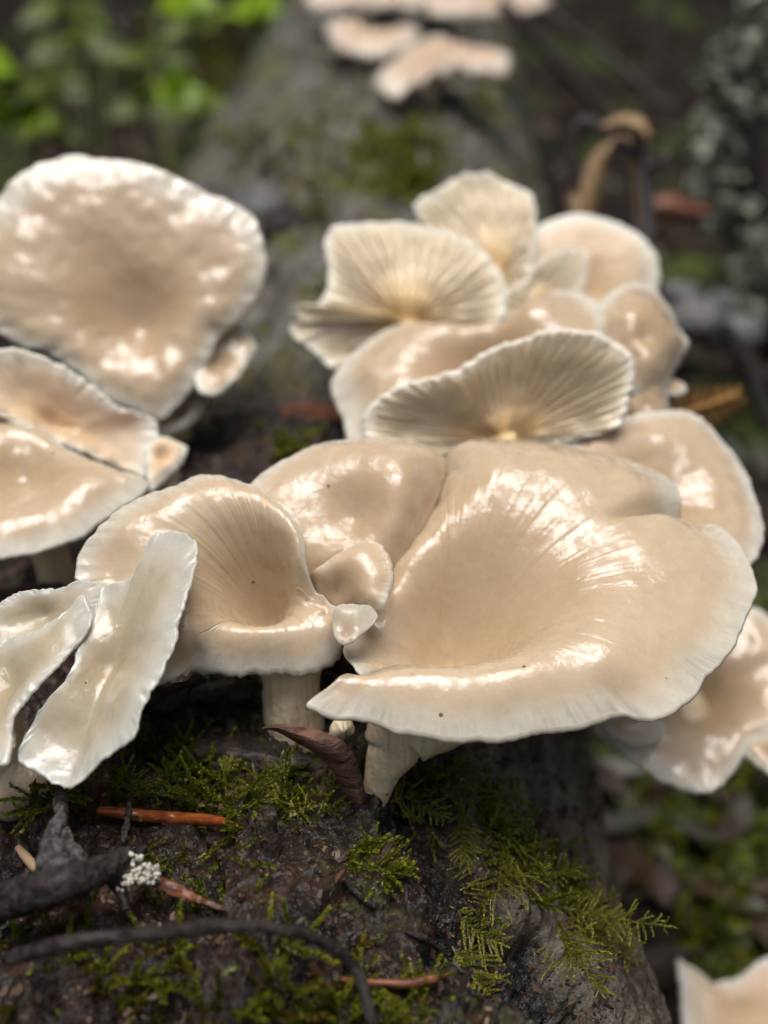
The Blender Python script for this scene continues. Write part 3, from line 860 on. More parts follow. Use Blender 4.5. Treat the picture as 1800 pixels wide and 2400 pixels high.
mushroom('cream cap tipped on edge showing its underside, between dish cap and flat left cap', 'Z5', (380, 1400, 28.6), (-0.40, 0.76, -0.50), (260, 1480, .6),
    rim_of([(-150, 1120), (0, 1108), (100, 1108), (230, 1160), (360, 1230), (480, 1320), (560, 1380), (650, 1410), (740, 1440), (766, 1475), (760, 1560), (740, 1660), (720, 1732), (640, 1705), (520, 1655), (400, 1605), (300, 1560), (150, 1500), (-50, 1400), (-200, 1300)], h=0, m=.8, mh=.2), 'cap_matte',
    NTH=260, NS=36, lump=.05, edge=.04, seed=31., t0=.4, t1=.12)
mushroom('flat tan cap with a bluish white margin at the foot of the left hand group', 'Z5', (300, 1760, 27.0), (0.10, -0.42, 0.9), (130, 1740, -.25),
    rim_of([(-200, 1480), (0, 1413), (100, 1416), (180, 1450), (250, 1510), (330, 1580), (450, 1640), (600, 1700), (722, 1742), (695, 1800), (600, 1872), (500, 1932), (400, 2000), (300, 2042), (150, 2092), (0, 2122), (-150, 2100), (-300, 1900), (-300, 1650)], h=0, m=.82, mh=.2), 'cap_back',
    NTH=260, NS=40, lump=.05, edge=.03, seed=34., t0=.5, t1=.1)
mushroom('tiny brownish cap peeping out beside the tipped cream cap', 'Z5', (830, 1630, 29.0), (0.2, -0.5, 0.84), (800, 1640, -.1),
    rim_of([(745, 1560), (780, 1530), (825, 1530), (880, 1550), (920, 1572), (890, 1650), (840, 1700), (795, 1745), (745, 1780), (730, 1680)], h=0, m=.75, mh=.12), 'cap_matte', NTH=120, NS=20, lump=.04, edge=.04, seed=36., t0=.25)

# the big cluster behind the funnel
mushroom('cream fan cap standing upright with its ribbed gills in view, left of the back cluster', 'Z6', (500, 480, 33.5), (0.0, 0.80, -0.60), (510, 640, .35),
    rim_of([(190, 310), (232, 258), (350, 248), (500, 248), (600, 265), (700, 292), (780, 340), (840, 410), (872, 480), (880, 560), (850, 640), (720, 720), (560, 760), (400, 770), (300, 770), (222, 802), (150, 742), (75, 690), (58, 640), (105, 632), (62, 572), (125, 580), (190, 528), (206, 450), (196, 380)], h=0, m=.75, mh=.18), 'cap_matte',
    gills=90, gill_depth=.17, NTH=320, NS=40, lump=.06, edge=.05, seed=40., t0=.5, t1=.12)
mushroom('ruffled cream cap rising highest out of the back cluster', 'Z6', (790, 260, 35.5), (0.05, 0.80, -0.60), (860, 440, .3),
    rim_of([(540, 195), (560, 152), (620, 122), (680, 78), (760, 56), (830, 56), (880, 82), (940, 108), (990, 152), (1002, 250), (990, 350), (970, 450), (920, 540), (840, 540), (740, 460), (640, 340)], h=0, m=.75, mh=.22), 'cap_matte',
    gills=60, gill_depth=.12, NTH=260, NS=34, lump=.09, edge=.07, seed=43., t0=.4, t1=.12)
mushroom('rounded pinkish cream cap with a clean white margin at the back of the cluster', 'Z6', (1230, 400, 36.5), (0.10, -0.80, 0.58), (1180, 520, .1),
    rim_of([(985, 300), (1010, 262), (1060, 228), (1170, 202), (1280, 222), (1380, 262), (1450, 330), (1482, 400), (1474, 490), (1420, 580), (1250, 640), (1080, 600), (980, 480), (960, 380)], h=0, m=.82, mh=.22), 'cap_matte',
    NTH=220, NS=34, lump=.05, edge=.04, seed=46., t0=.4, t1=.12)
mushroom('small cream cap folded on edge in the middle of the back cluster', 'Z6', (1080, 440, 34.0), (-0.25, 0.82, -0.50), (1000, 560, .15),
    rim_of([(850, 570), (880, 520), (960, 470), (982, 430), (1022, 390), (1090, 356), (1150, 346), (1202, 360), (1196, 430), (1182, 490), (1130, 560), (1020, 590), (940, 600), (890, 612)], h=0, m=.7, mh=.15), 'cap_matte',
    gills=40, gill_depth=.08, NTH=200, NS=28, lump=.05, edge=.04, seed=48., t0=.3, t1=.12)
mushroom('glossy tan cap of the back cluster behind the tilted gilled cap', 'Z6', (700, 800, 31.2), (-0.10, -0.56, 0.82), (800, 860, -.5),
    rim_of([(214, 880), (240, 800), (300, 740), (400, 662), (480, 630), (620, 628), (800, 640), (900, 615), (960, 570), (1010, 525), (1100, 497), (1180, 510), (1245, 545), (1310, 620), (1340, 720), (1300, 900), (1100, 1000), (800, 1060), (500, 1100), (350, 1105), (285, 1080), (268, 1040), (250, 960)], h=.1, m=.8, mh=.5), 'cap_back',
    NTH=280, NS=40, lump=.05, edge=.05, seed=51., t0=.5, t1=.14)
mushroom('lumpy wet tan lobe drooping to a round tip at the side of the back cluster', 'Z6', (1430, 690, 31.2), (0.30, -0.60, 0.74), (1420, 690, .55),
    rim_of([(1235, 590), (1262, 556), (1302, 510), (1380, 470), (1450, 486), (1500, 530), (1542, 590), (1562, 640), (1602, 690), (1582, 740), (1542, 810), (1510, 880), (1440, 930), (1360, 880), (1330, 800), (1270, 700)], h=-.1, m=.62, mh=.48), 'cap_back',
    NTH=240, NS=36, lump=.05, edge=.04, seed=54., t0=.4, t1=.2,
    lobes=[dict(z='Z6', anchor=(1430, 940, 30.6), n=(0.05, -0.75, 0.66), centre=(1430, 950, .35),
                rim=rim_of([(1360, 800), (1440, 780), (1505, 820), (1512, 880), (1520, 940), (1522, 990), (1484, 1040), (1430, 1053), (1370, 1032), (1332, 965), (1346, 890)], h=-.1, m=.65, mh=.25), NTH=140, NS=24, lump=.04, edge=.03, seed=55., t0=.35, t1=.18, label='round drooping tip')])
mushroom('tilted cap with frosty white lip over brown ribbed gills, right behind the largest funnel', 'Z6', (850, 900, 28.6), (0.06, 0.88, -0.40), (880, 1080, .5),
    rim_of([(350, 1010), (372, 962), (430, 912), (520, 872), (600, 856), (700, 832), (780, 782), (850, 742), (950, 712), (1030, 678), (1150, 672), (1250, 692), (1340, 750), (1366, 800), (1362, 870), (1342, 950), (1332, 1000), (1285, 1040), (1180, 1075), (1000, 1120), (800, 1160), (640, 1150), (500, 1110), (390, 1090), (352, 1050)], h=-.1, m=.82, mh=.25), 'cap_matte',
    gills=110, gill_depth=.17, NTH=340, NS=44, lump=.05, edge=.05, seed=57., t0=.5, t1=.22)
mushroom('tan cap spreading sideways behind the largest funnel, its pale edge over the dark forest floor', 'D', (1450, 1030, 28.2), (0.22, -0.50, 0.84), (1400, 1080, -.3),
    rim_of([(1230, 960), (1330, 906), (1440, 886), (1500, 896), (1560, 950), (1602, 1000), (1636, 1090), (1648, 1150), (1626, 1215), (1560, 1260), (1420, 1240), (1280, 1150), (1220, 1050)], h=0, m=.82, mh=.2), 'cap_back',
    NTH=240, NS=36, lump=.05, edge=.05, seed=60., t0=.5, t1=.12)
mushroom('little white cap tip poking out beside the drooping lobe', 'D', (1455, 832, 31.8), (0.3, -0.5, 0.8), (1450, 835, 0.05),
    rim_of([(1420, 815), (1450, 818), (1475, 828), (1482, 840), (1470, 850), (1440, 848), (1418, 842)], h=0, m=.7, mh=.05), 'cap_matte', NTH=80, NS=16, lump=.02, edge=.02, seed=61., t0=.15)

# right hand flank of the log
mushroom('wavy tan cap hanging low on the shaded flank under the largest funnel', 'Y1', (1200, 1100, 30.5), (0.05, -0.50, 0.86), (1150, 1000, -.9),
    rim_of([(600, 950), (330, 1150), (430, 1290), (560, 1380), (700, 1500), (900, 1600), (1100, 1662), (1200, 1665), (1300, 1600), (1400, 1500), (1500, 1350), (1650, 1260), (1850, 1000), (1850, 600), (1720, 350), (1560, 256), (1430, 300), (1150, 600)], h=.1, m=.82, mh=.2), 'cap_back',
    NTH=260, NS=40, lump=.12, edge=.05, seed=63., t0=.5, t1=.12,
    stem=[('Y1', 1100, 1000, 31.2, .8), ('Y1', 850, 1080, 31.8, .6), ('Y1', 400, 1150, 32.2, .6)],
    lobes=[dict(z='Y1', anchor=(600, 1190, 29.3), n=(0.0, -0.62, 0.78), centre=(600, 1190, .1), mat='cap_pale',
                rim=rim_of([(350, 1130), (500, 1085), (700, 1085), (820, 1130), (850, 1200), (780, 1280), (620, 1310), (480, 1262)], h=0, m=.7, mh=.08), NTH=120, NS=20, lump=.03, edge=.03, seed=65., t0=.2, t1=.1, label='pale oval lip')])
mushroom('pale rimmed cap overlapping the wavy tan cap on the shaded flank', 'Y1', (1650, 1400, 29.8), (0.05, -0.45, 0.88), (1700, 1380, -.1),
    rim_of([(1475, 1330), (1530, 1412), (1600, 1472), (1680, 1535), (1820, 1560), (1950, 1480), (1950, 1300), (1800, 1220), (1600, 1265)], h=0, m=.8, mh=.1), 'cap_back', NTH=140, NS=24, lump=.05, edge=.04, seed=67., t0=.4,
    stem=[('Y1', 1720, 1380, 30.3, .6), ('Y1', 1600, 1250, 31.7, .5), ('Y1', 1300, 1200, 32.6, .5)])
mushroom('ragged pale cap low down by the mossy ground under the shaded flank', 'Z4', (1520, 1110, 35.0), (0.0, -0.42, 0.9), (1560, 1150, -.2),
    rim_of([(1312, 915), (1345, 930), (1400, 960), (1442, 1002), (1500, 992), (1562, 972), (1622, 920), (1720, 900), (1850, 1000), (1850, 1250), (1600, 1330), (1400, 1320), (1335, 1200), (1328, 1080)], h=0, m=.85, mh=.1), 'cap_matte', NTH=200, NS=30, lump=.06, edge=.06, seed=69., t0=.4,
    stem=[('Z4', 1560, 1160, 35.5, .7), ('Z4', 1550, 1300, 36, .6), ('Z4', 1540, 1420, 36.5, .6)])

# far along the log
FARG = 'mushrooms at the far end of the log'
for lab, anc, cen, rim_, sd in [
    ('small pinkish cap with a dipped middle at the far end of the log', (260, 130, 68), (250, 150, -.2), [(103, 95), (140, 66), (190, 72), (240, 110), (320, 106), (400, 98), (412, 130), (372, 162), (300, 186), (220, 182), (150, 152)], 71.),
    ('wide pinkish winged cap at the far end of the log', (500, 210, 64), (500, 188, .5), [(283, 272), (340, 210), (420, 160), (480, 130), (560, 150), (640, 168), (720, 178), (738, 210), (705, 250), (600, 244), (520, 236), (440, 282), (360, 328), (308, 312)], 73.),
    ('cream cap over the dipped pinkish cap on the far log', (240, -20, 76), (240, -20, .4), [(40, 0), (60, -50), (240, -70), (420, -40), (440, 0), (380, 18), (250, 14), (120, 20)], 75.),
    ('yellowish cap above the winged pinkish cap on the far log', (650, 0, 78), (650, 0, .5), [(440, 10), (500, -50), (650, -80), (820, -50), (880, 0), (800, 30), (650, 45), (520, 40)], 77.)]:
    mushroom(lab, 'Z8', anc, (0.05, -0.30, 1), cen, rim_of(rim_, h=0, m=.75, mh=.3), 'cap_far', NTH=120, NS=20, lump=.08, edge=.06, seed=sd, t0=.9, t1=.4, group=FARG)

# ------------------------------------------------------------------ small things on the log
def plain(name, c0, c1, rough=0.5, sc=2.0, stretch=(1, 1, 1), bump=0.0004, coat=0.0, trans=0.0):
    m = NT(name)
    co = m.scale(m.co(), tuple(100 * k for k in stretch))
    n = m.noise(co, sc, 5, 0.6)
    m.P(Base_Color=m.mix(m.ramp(n, 0.35, 0.65), c0, c1), Roughness=rough, Normal=m.bump(n, bump), Coat_Weight=coat, Coat_Roughness=0.1, Specular_IOR_Level=0.25)
    if trans: m.P(Subsurface_Weight=trans, Subsurface_Radius=(0.6, 1.0, 0.3), Subsurface_Scale=0.002)
    return m.m
def moss_material(name, dark, light, coat=0.35):
    m = NT(name)
    t = m.sep(m.attr('tint'))
    c = m.mix(t[0], dark, light)
    c = m.mix(m.ramp(t[1], 0.75, 1.0), c, (0.16, 0.10, 0.015))
    m.P(Base_Color=c, Roughness=0.45, Coat_Weight=coat, Coat_Roughness=0.15, Specular_IOR_Level=0.2)
    tr = m.n('ShaderNodeBsdfTranslucent'); m.set(tr.inputs[0], c)
    mx = m.n('ShaderNodeMixShader'); mx.inputs[0].default_value = 0.30
    m.t.links.new(m.b.outputs[0], mx.inputs[1]); m.t.links.new(tr.outputs[0], mx.inputs[2]); m.t.links.new(mx.outputs[0], m.out.inputs[0])
    return m.m
M['moss'] = moss_material('wet_moss', (0.028, 0.032, 0.003), (0.22, 0.24, 0.014))
M['moss_far'] = moss_material('yellow_green_moss', (0.06, 0.07, 0.008), (0.30, 0.32, 0.035), 0.1)
M['frond'] = moss_material('olive_fern_moss', (0.07, 0.075, 0.008), (0.32, 0.32, 0.03))
M['needle'] = plain('orange_needle', (0.16, 0.035, 0.010), (0.32, 0.085, 0.018), 0.3, 1.5, (1, 4, 4), coat=0.4)
M['twig_dark'] = plain('wet_black_twig', (0.008, 0.007, 0.007), (0.05, 0.040, 0.036), 0.6, 5.0, bump=0.002, coat=0.1)
M['twig_purple'] = plain('purplish_twig', (0.045, 0.022, 0.024), (0.11, 0.065, 0.06), 0.5, 4.0)
M['twig_grey'] = plain('grey_frayed_twig', (0.03, 0.027, 0.027), (0.16, 0.145, 0.14), 0.7, 7.0, (1, 1, .25), bump=0.003)
M['lichen'] = plain('white_lichen', (0.30, 0.29, 0.24), (0.60, 0.58, 0.50), 0.7, 6.0)
M['lichen_green'] = plain('mint_lichen', (0.12, 0.14, 0.10), (0.33, 0.36, 0.28), 0.8, 0.6, bump=0.004)
M['chip'] = plain('red_brown_chip', (0.06, 0.018, 0.008), (0.22, 0.075, 0.03), 0.45, 1.8, (1, 3, 3), 0.0008, 0.2)
M['scale'] = plain('brown_bark_scale', (0.045, 0.024, 0.015), (0.16, 0.085, 0.055), 0.6, 2.2, (1, 1, 4), 0.0012)
M['flake'] = plain('wet_bark_flake', (0.010, 0.008, 0.007), (0.042, 0.030, 0.024), 0.55, 2.6, (1, 1, 1), 0.003, 0.1)
M['dry_leaf'] = plain('dry_tan_leaf', (0.20, 0.12, 0.06), (0.38, 0.27, 0.16), 0.6, 0.8)
M['orange_fern'] = plain('orange_fern', (0.14, 0.065, 0.015), (0.28, 0.14, 0.035), 0.6, 1.0)
M['green_leaf'] = plain('fresh_green_leaf', (0.11, 0.20, 0.006), (0.24, 0.36, 0.015), 0.35, 0.6, trans=0.2)
M['olive_leaf'] = plain('olive_leaf', (0.04, 0.06, 0.008), (0.12, 0.15, 0.02), 0.45, 0.6)
M['green_stalk'] = plain('olive_stalk', (0.09, 0.10, 0.03), (0.16, 0.17, 0.05), 0.5, 1.0)
M['pebble'] = plain('pale_stone', (0.08, 0.08, 0.08), (0.18, 0.175, 0.172), 0.7, 1.2, bump=0.003)

class Bag:
    """leaf faces gathered into one mesh"""
    def __init__(s): s.v, s.f, s.t, s.n = [], [], [], 0
    def quads(s, v, tint):                    # v (n,4,3)
        n = len(v)
        s.v.append(v.reshape(-1, 3)); s.f.append(np.arange(n * 4).reshape(-1, 4) + s.n); s.n += n * 4
        s.t.append(np.repeat(np.asarray(tint), 4, axis=0))
    def build(s, name, mat, parent=None, base=None):
        v = np.concatenate(s.v)
        return new_mesh(name, v, np.concatenate(s.f), mat, parent, base=base if base is not None else v.mean(0),
                        attrs={'tint': ('FLOAT_VECTOR', np.concatenate(s.t))}, smooth_shade=False)

def leaves_along(bag, path, L, w, per, spread=0.9, tint=0.5, r=None, flat=None, step=0.05):
    """small pointed moss leaves all round a stemlet"""
    r = r or rng
    path = np.asarray(path)
    seg = np.linalg.norm(np.diff(path, axis=0), axis=1)
    tot = seg.sum(); n = max(3, int(tot / step))
    cum = np.concatenate([[0], np.cumsum(seg)])
    q = np.repeat(np.linspace(0.02, 1, n) * tot, per)
    c = np.stack([np.interp(q, cum, path[:, k]) for k in range(3)], 1)
    tg = np.stack([np.interp(q + tot * .04, cum, path[:, k]) - np.interp(q - tot * .04, cum, path[:, k]) for k in range(3)], 1)
    tg /= np.linalg.norm(tg, axis=1)[:, None] + 1e-9
    rd = r.normal(size=c.shape)
    if flat is not None: rd = rd - 0.75 * (rd @ flat)[:, None] * flat
    rd -= (rd * tg).sum(1)[:, None] * tg
    rd /= np.linalg.norm(rd, axis=1)[:, None] + 1e-9
    fr = q / tot
    sp = spread * (1.1 - 0.6 * fr)
    d = tg + rd * sp[:, None]; d /= np.linalg.norm(d, axis=1)[:, None]
    LL = (L * r.uniform(.7, 1.25, len(c)) * (1 - 0.35 * fr))[:, None]
    sd = np.cross(d, rd); sd /= np.linalg.norm(sd, axis=1)[:, None] + 1e-9
    cup = np.cross(sd, d)
    ww = w * r.uniform(.8, 1.2, len(c))[:, None]
    v = np.stack([c, c + d * LL * .45 + sd * ww + cup * ww * .3, c + d * LL, c + d * LL * .45 - sd * ww + cup * ww * .3], 1)
    t = np.clip(tint + 0.35 * (fr - 0.4) + r.normal(size=len(c)) * .10, 0, 1)
    bag.quads(v, np.stack([t, np.clip(r.random(len(c)) * 0.8 + (0.4 if tint < 0.2 else 0), 0, 1), 0 * t], 1))

def stem_strip(bag, path, w, tint=0.2):
    path = np.asarray(path)
    tg = np.gradient(path, axis=0)
    sd = np.cross(tg, -path / np.linalg.norm(path, axis=1)[:, None]); sd /= np.linalg.norm(sd, axis=1)[:, None] + 1e-9
    for k in (sd, np.cross(sd, tg) / (np.linalg.norm(tg, axis=1)[:, None] + 1e-9)):
        a, b = path - k * w, path + k * w
        v = np.stack([a[:-1], b[:-1], b[1:], a[1:]], 1)
        bag.quads(v, np.tile([tint, 0.3, 0], (len(v), 1)))

def bent(p0, d0, L, n=7, sag=0.3, wob=0.25, r=None):
    r = r or rng
    pts = [np.array(p0, float)]; d = nrm(d0)
    for i in range(n):
        d = nrm(d + r.normal(size=3) * wob / n * 2 + np.array([0, 0, -sag / n]))
        pts.append(pts[-1] + d * L / n)
    return np.array(pts)

def moss_patch(label, z, poly, count, Lr=(0.5, 1.1), leaf=0.13, w=0.028, lean=(0, 0, 0), tint=(0.2, 0.75), mat='moss', per=3, hit=None, step=0.05):
    hit = hit or on_log
    poly = np.asarray(poly, float)
    lo, hi = poly.min(0), poly.max(0)
    bag = Bag(); k = 0; tries = 0
    while k < count and tries < count * 30:
        tries += 1
        x, y = lo + (hi - lo) * rng.random(2)
        ins = False; j = len(poly) - 1
        for i in range(len(poly)):
            if (poly[i, 1] > y) != (poly[j, 1] > y) and x < (poly[j, 0] - poly[i, 0]) * (y - poly[i, 1]) / (poly[j, 1] - poly[i, 1]) + poly[i, 0]: ins = not ins
            j = i
        if not ins: continue
        p, n = hit(z, x, y)
        if p is None: continue
        if fbm(p * 0.9, 2) < 0.02: continue          # moss grows in tufts
        d = n * 0.40 + np.array([0, 0, 0.20]) + rng.normal(size=3) * 0.70 + np.array(lean)
        L = rng.uniform(*Lr)
        path = bent(p - n * 0.05, d, L)
        t = rng.uniform(*tint)
        stem_strip(bag, path, 0.012 * L, t * .5)
        leaves_along(bag, path, leaf, w, per, tint=t, step=step)
        k += 1
    return tag(bag.build('moss', M[mat]), label, 'moss', kind='stuff')

moss_patch('wet green moss along the crown of the log before the two stems', 'Y5', [(40, 520), (330, 470), (600, 520), (820, 500), (1060, 560), (1130, 660), (1000, 830), (620, 860), (300, 700), (0, 700)], 190, (0.5, 1.1), lean=(.15, -.1, .1))
moss_patch('dark moss strip beneath the tongue cap', 'Y5', [(40, 430), (200, 390), (400, 370), (400, 480), (150, 500)], 60, (0.3, .6), tint=(.1, .45))
moss_patch('bright moss tuft in the gap beside the tongue cap', 'Y5', [(140, 180), (220, 190), (200, 300), (140, 350)], 20, (0.3, .5), tint=(.4, .8))
moss_patch('moss at the left foot of the tongue caps', 'Z3', [(0, 240), (130, 190), (330, 240), (430, 380), (330, 500), (0, 480)], 90, (0.5, 1.1), tint=(.25, .8))
moss_patch('bright green moss tip over the black gap', 'Z4', [(0, 500), (120, 480), (190, 520), (230, 600), (120, 600), (0, 560)], 60, (0.4, .7), tint=(.5, .95), lean=(.5, -.1, 0))
moss_patch('thin moss flecks on the red brown wood', 'Z3', [(560, 560), (900, 580), (1250, 600), (1300, 760), (1000, 820), (620, 780)], 80, (0.25, .55), tint=(.15, .7))
moss_patch('blurred moss on the near end of the log', 'Z3', [(0, 850), (400, 900), (900, 940), (1300, 900), (1560, 1000), (1620, 1290), (0, 1290)], 150, (0.5, 1.1), leaf=.16, w=.04, tint=(.05, .75))
moss_patch('moss cushion on the near edge above the black hollow', 'Z4', [(60, 850), (180, 880), (260, 960), (400, 1060), (380, 1161), (0, 1161), (30, 1000)], 80, (0.4, .8), tint=(.3, .9))
moss_patch('olive moss in the dark nook beside the main stem', 'Z4', [(180, 240), (380, 200), (560, 260), (620, 420), (420, 420), (250, 360)], 130, (0.4, .8), tint=(.1, .5), lean=(.3, -.2, 0))
moss_patch('olive moss hanging over the hollow', 'Z4', [(560, 400), (800, 400), (900, 560), (960, 760), (860, 760), (640, 620)], 150, (0.4, .9), tint=(.15, .7), lean=(.4, -.3, -.3))
moss_patch('yellow green moss cushion on the grey log behind the upright fan cap', 'D', [(790, 290), (900, 270), (960, 330), (950, 400), (860, 440), (760, 380)], 160, (0.8, 1.8), leaf=.4, w=.12, mat='moss_far', per=2, tint=(.2, .9), step=.2)
moss_patch('moss tufts on the grey log near the dark chip', 'D', [(440, 300), (700, 240), (790, 300), (740, 470), (640, 480), (600, 400)], 110, (0.6, 1.4), leaf=.35, w=.11, mat='moss_far', per=2, tint=(.05, .6), step=.2)
moss_patch('yellow moss sprigs lying between the two groups of mushrooms', 'D', [(540, 905), (600, 920), (680, 960), (640, 1000), (570, 960)], 26, (0.5, 1.0), leaf=.2, w=.06, mat='moss_far', per=3, tint=(.3, .9))
moss_patch('bright moss spot below the winged far cap', 'D', [(1000, 210), (1080, 220), (1070, 260), (1010, 250)], 20, (1, 2), leaf=.5, w=.2, mat='moss_far', per=2, tint=(.4, 1), step=.3)

# fern-like moss fronds, one by one
FROND = 'fern moss fronds over the hollow'
def frond(pts, side=0.9, z='Z4', nb=12, lift=(0.15, 0.45), tint=.5, k=0, lab=''):
    r = np.random.default_rng(100 + k)
    P3 = []
    last = None
    for i, (x, y) in enumerate(pts):
        p, n = on_log(z, x, y)
        if p is None:
            p = P(z, x, y, last.dot(FWD) + 0.1); n = np.array([.5, -.6, .5])
        elif last is not None and abs(p.dot(FWD) - last.dot(FWD)) > 1.0:
            p = P(z, x, y, last.dot(FWD) + 0.25)
        last = p
        P3.append(p - nrm(p) * (lift[0] + (lift[1] - lift[0]) * i / (len(pts) - 1)))
    path, _ = catmull(np.hstack([np.array(P3)]), 30, closed=False)
    base = path[0] + nrm(path[0]) * 0.1
    e = thing('moss_frond', base, lab, 'moss', FROND)
    b0 = Bag(); stem_strip(b0, path, 0.018, .15); leaves_along(b0, path, .10, .022, 2, .7, tint * .8, r)
    b0.build('stem', M['frond'], e, base)
    bag = Bag()
    view = nrm(-path.mean(0))
    tg = np.gradient(path, axis=0)
    for j in range(nb):
        i = int(3 + (len(path) - 5) * j / nb)
        t = nrm(tg[i])
        for sgn in ((1, -1) if r.random() > .15 else (1,)):
            sd = nrm(np.cross(view, t)) * sgn
            L = 1.3 * side * (0.45 + 0.75 * math.sin(math.pi * min(1, 0.25 + 0.8 * j / nb))) * r.uniform(.6, 1.15)
            br = bent(path[i], sd * .9 + t * .55 + view * .25 + r.normal(size=3) * .15, L, 6, .35, .3, r)
            stem_strip(bag, br, .010, .2)
            leaves_along(bag, br, .075, .017, 3, .8, tint + r.normal() * .1, r, step=.04)
    bag.build('branchlets', M['frond'], e, base)['kind'] = 'stuff'
    return e
F_ = [([(400, 120), (470, 200), (540, 290), (600, 360)], .5, .6, 'fern moss frond arching up beside the main stem'),
      ([(620, 330), (625, 430), (620, 540), (600, 660), (490, 740)], .75, .45, 'long olive fern moss frond trailing down over the black gap'),
      ([(460, 290), (465, 400), (485, 500), (500, 575)], .3, .45, 'thin fern moss strand hanging beside the long olive frond'),
      ([(600, 330), (660, 270), (705, 215)], .3, .4, 'short fern moss frond pointing up over grey wood'),
      ([(190, 300), (260, 280), (340, 330), (420, 360)], .4, .4, 'fern moss frond lying in the nook by the main stem'),
      ([(420, 700), (480, 760), (560, 820), (648, 862)], .45, .85, 'bright leaf shaped fern moss frond on the rim of the hollow'),
      ([(430, 860), (470, 920), (520, 990), (598, 1062)], .5, .9, 'bright fern moss frond hanging into the hollow'),
      ([(400, 900), (420, 980), (440, 1060)], .4, .8, 'small bright frond at the lip of the hollow'),
      ([(870, 470), (860, 560), (850, 660), (830, 760)], .45, .35, 'upright olive frond against the grey wood'),
      ([(820, 700), (960, 730), (1120, 760), (1300, 785)], .35, .6, 'long fern moss frond reaching past the edge of the log'),
      ([(840, 760), (900, 860), (960, 960), (1020, 1055)], .5, .75, 'fern moss frond drooping along the grey flank'),
      ([(900, 780), (1000, 820), (1080, 880), (1150, 930)], .5, .7, 'broad fern moss frond spreading over the flank'),
      ([(920, 720), (1000, 690), (1080, 660)], .35, .55, 'fern moss frond pointing out over the flank edge'),
      ([(860, 820), (880, 900), (930, 960)], .45, .7, 'bushy fern moss frond between the drooping fronds'),
      ([(960, 760), (1060, 800), (1140, 830)], .4, .65, 'fern moss frond under the long reaching frond'),
      ([(760, 420), (700, 470), (600, 480), (530, 470)], .35, .5, 'cross lying fern moss frond above the trailing frond'),
      ([(700, 560), (780, 590), (880, 560), (945, 580)], .3, .45, 'thin olive frond lying across the grey wood'),
      ([(1040, 760), (1050, 900), (1070, 1060)], .4, .7, 'long hanging frond at the outer edge of the flank')]
for k, (pts, sd, tn, lb) in enumerate(F_):
    frond(pts, sd, tint=tn, k=k, lab=lb, nb=max(7, 4 * len(pts)))
# taller moss shoots standing in front of the bark
for k, (pts, sd, tn, lb) in enumerate([
        ([(870, 770), (960, 720), (1040, 640), (1060, 520)], .28, .8, 'thick glossy moss shoot climbing towards the brown scale'),
        ([(700, 620), (770, 560), (850, 510)], .3, .75, 'leaning moss shoot with glossy leaves beside the climbing shoot'),
        ([(570, 610), (590, 540), (605, 465)], .22, .8, 'slim upright moss shoot before the wet bark'),
        ([(290, 620), (320, 560), (360, 510)], .25, .7, 'short moss shoot above the orange needle'),
        ([(820, 680), (870, 640), (930, 630)], .25, .8, 'pale tipped moss shoot under the glossy shoots'),
        ([(120, 640), (130, 570), (100, 530)], .3, .6, 'brownish moss shoot left of the short shoot'),
        ([(150, 660), (270, 640), (420, 625), (560, 615), (700, 640), (880, 690)], .12, .1, 'thin brown moss runner lying across the moss')]):
    frond(pts, sd, 'Y5', 8, (0.1, 0.5), tn, 40 + k, lb)

def lifted(z, pts, lift):
    out = []
    for i, (x, y) in enumerate(pts):
        p, n = on_log(z, x, y)
        if p is None: p = out[-1] + nrm(out[-1]) * lift if out else P(z, x, y, 22)
        l = lift[i] if hasattr(lift, '__len__') else lift
        out.append(p - nrm(p) * l)
    return out
def stick(name, label, cat, z, pts, radii, lift, mat, wob=.15, forks=(), seg=10, group=None):
    path = lifted(z, pts, lift)
    e = thing(name, path[0], label, cat, group) if forks else None
    v, f = tube(path, radii, seg, 12, wob, len(label))
    if mat.startswith('twig'): v = v + np.stack([fbm(v * 5 + k * 7, 3) for k in range(3)], 1) * min(.12, .35 * max(radii))
    if not forks:
        return tag(new_mesh(name, v, f, M[mat], base=path[0]), label, cat, group)
    new_mesh('stem', v, f, M[mat], e, base=path[0])
    for (fp, fr, fl, fm) in forks:
        pp = lifted(z, fp, fl); v, f = tube(pp, fr, seg, 8, wob * 2, 3)
        new_mesh('branch', v, f, M[fm], e, base=path[0])
    return e
stick('conifer_needle', 'long orange brown conifer needle lying in the moss', 'needle', 'Z3', [(420, 366), (500, 376), (600, 388), (750, 400), (880, 408), (960, 416), (1028, 434)], [.07, .12, .125, .125, .12, .085, .015], .45, 'needle', 0.0)
stick('conifer_needle', 'curled reddish needle at the edge of the black hollow', 'needle', 'Z4', [(0, 985), (120, 1000), (250, 1004), (340, 990), (415, 968)], [.05, .07, .09, .08, .02], .4, 'chip', .1)
stick('twig', 'thick dark broken twig with a grey frayed fork, near end of the log', 'twig', 'Z3', [(-80, 800), (80, 745), (250, 690), (400, 645), (510, 590), (625, 538)], [.36, .34, .32, .28, .2, .08], [2.4, 2.2, 1.9, 1.6, 1.2, .8], 'twig_dark', .3,
      forks=[([(280, 660), (225, 560), (225, 480), (268, 400), (262, 320), (255, 280)], [.32, .26, .18, .14, .12, .05], [1.7, 1.5, 1.3, 1.1, .9, .8], 'twig_grey'),
             ([(290, 690), (330, 600), (300, 520), (275, 420)], [.22, .2, .12, .05], [1.5, 1.3, 1.2, 1.0], 'twig_grey'),
             ([(470, 610), (520, 700), (545, 800)], [.2, .14, .08], [1.2, 1.0, .8], 'twig_dark')])
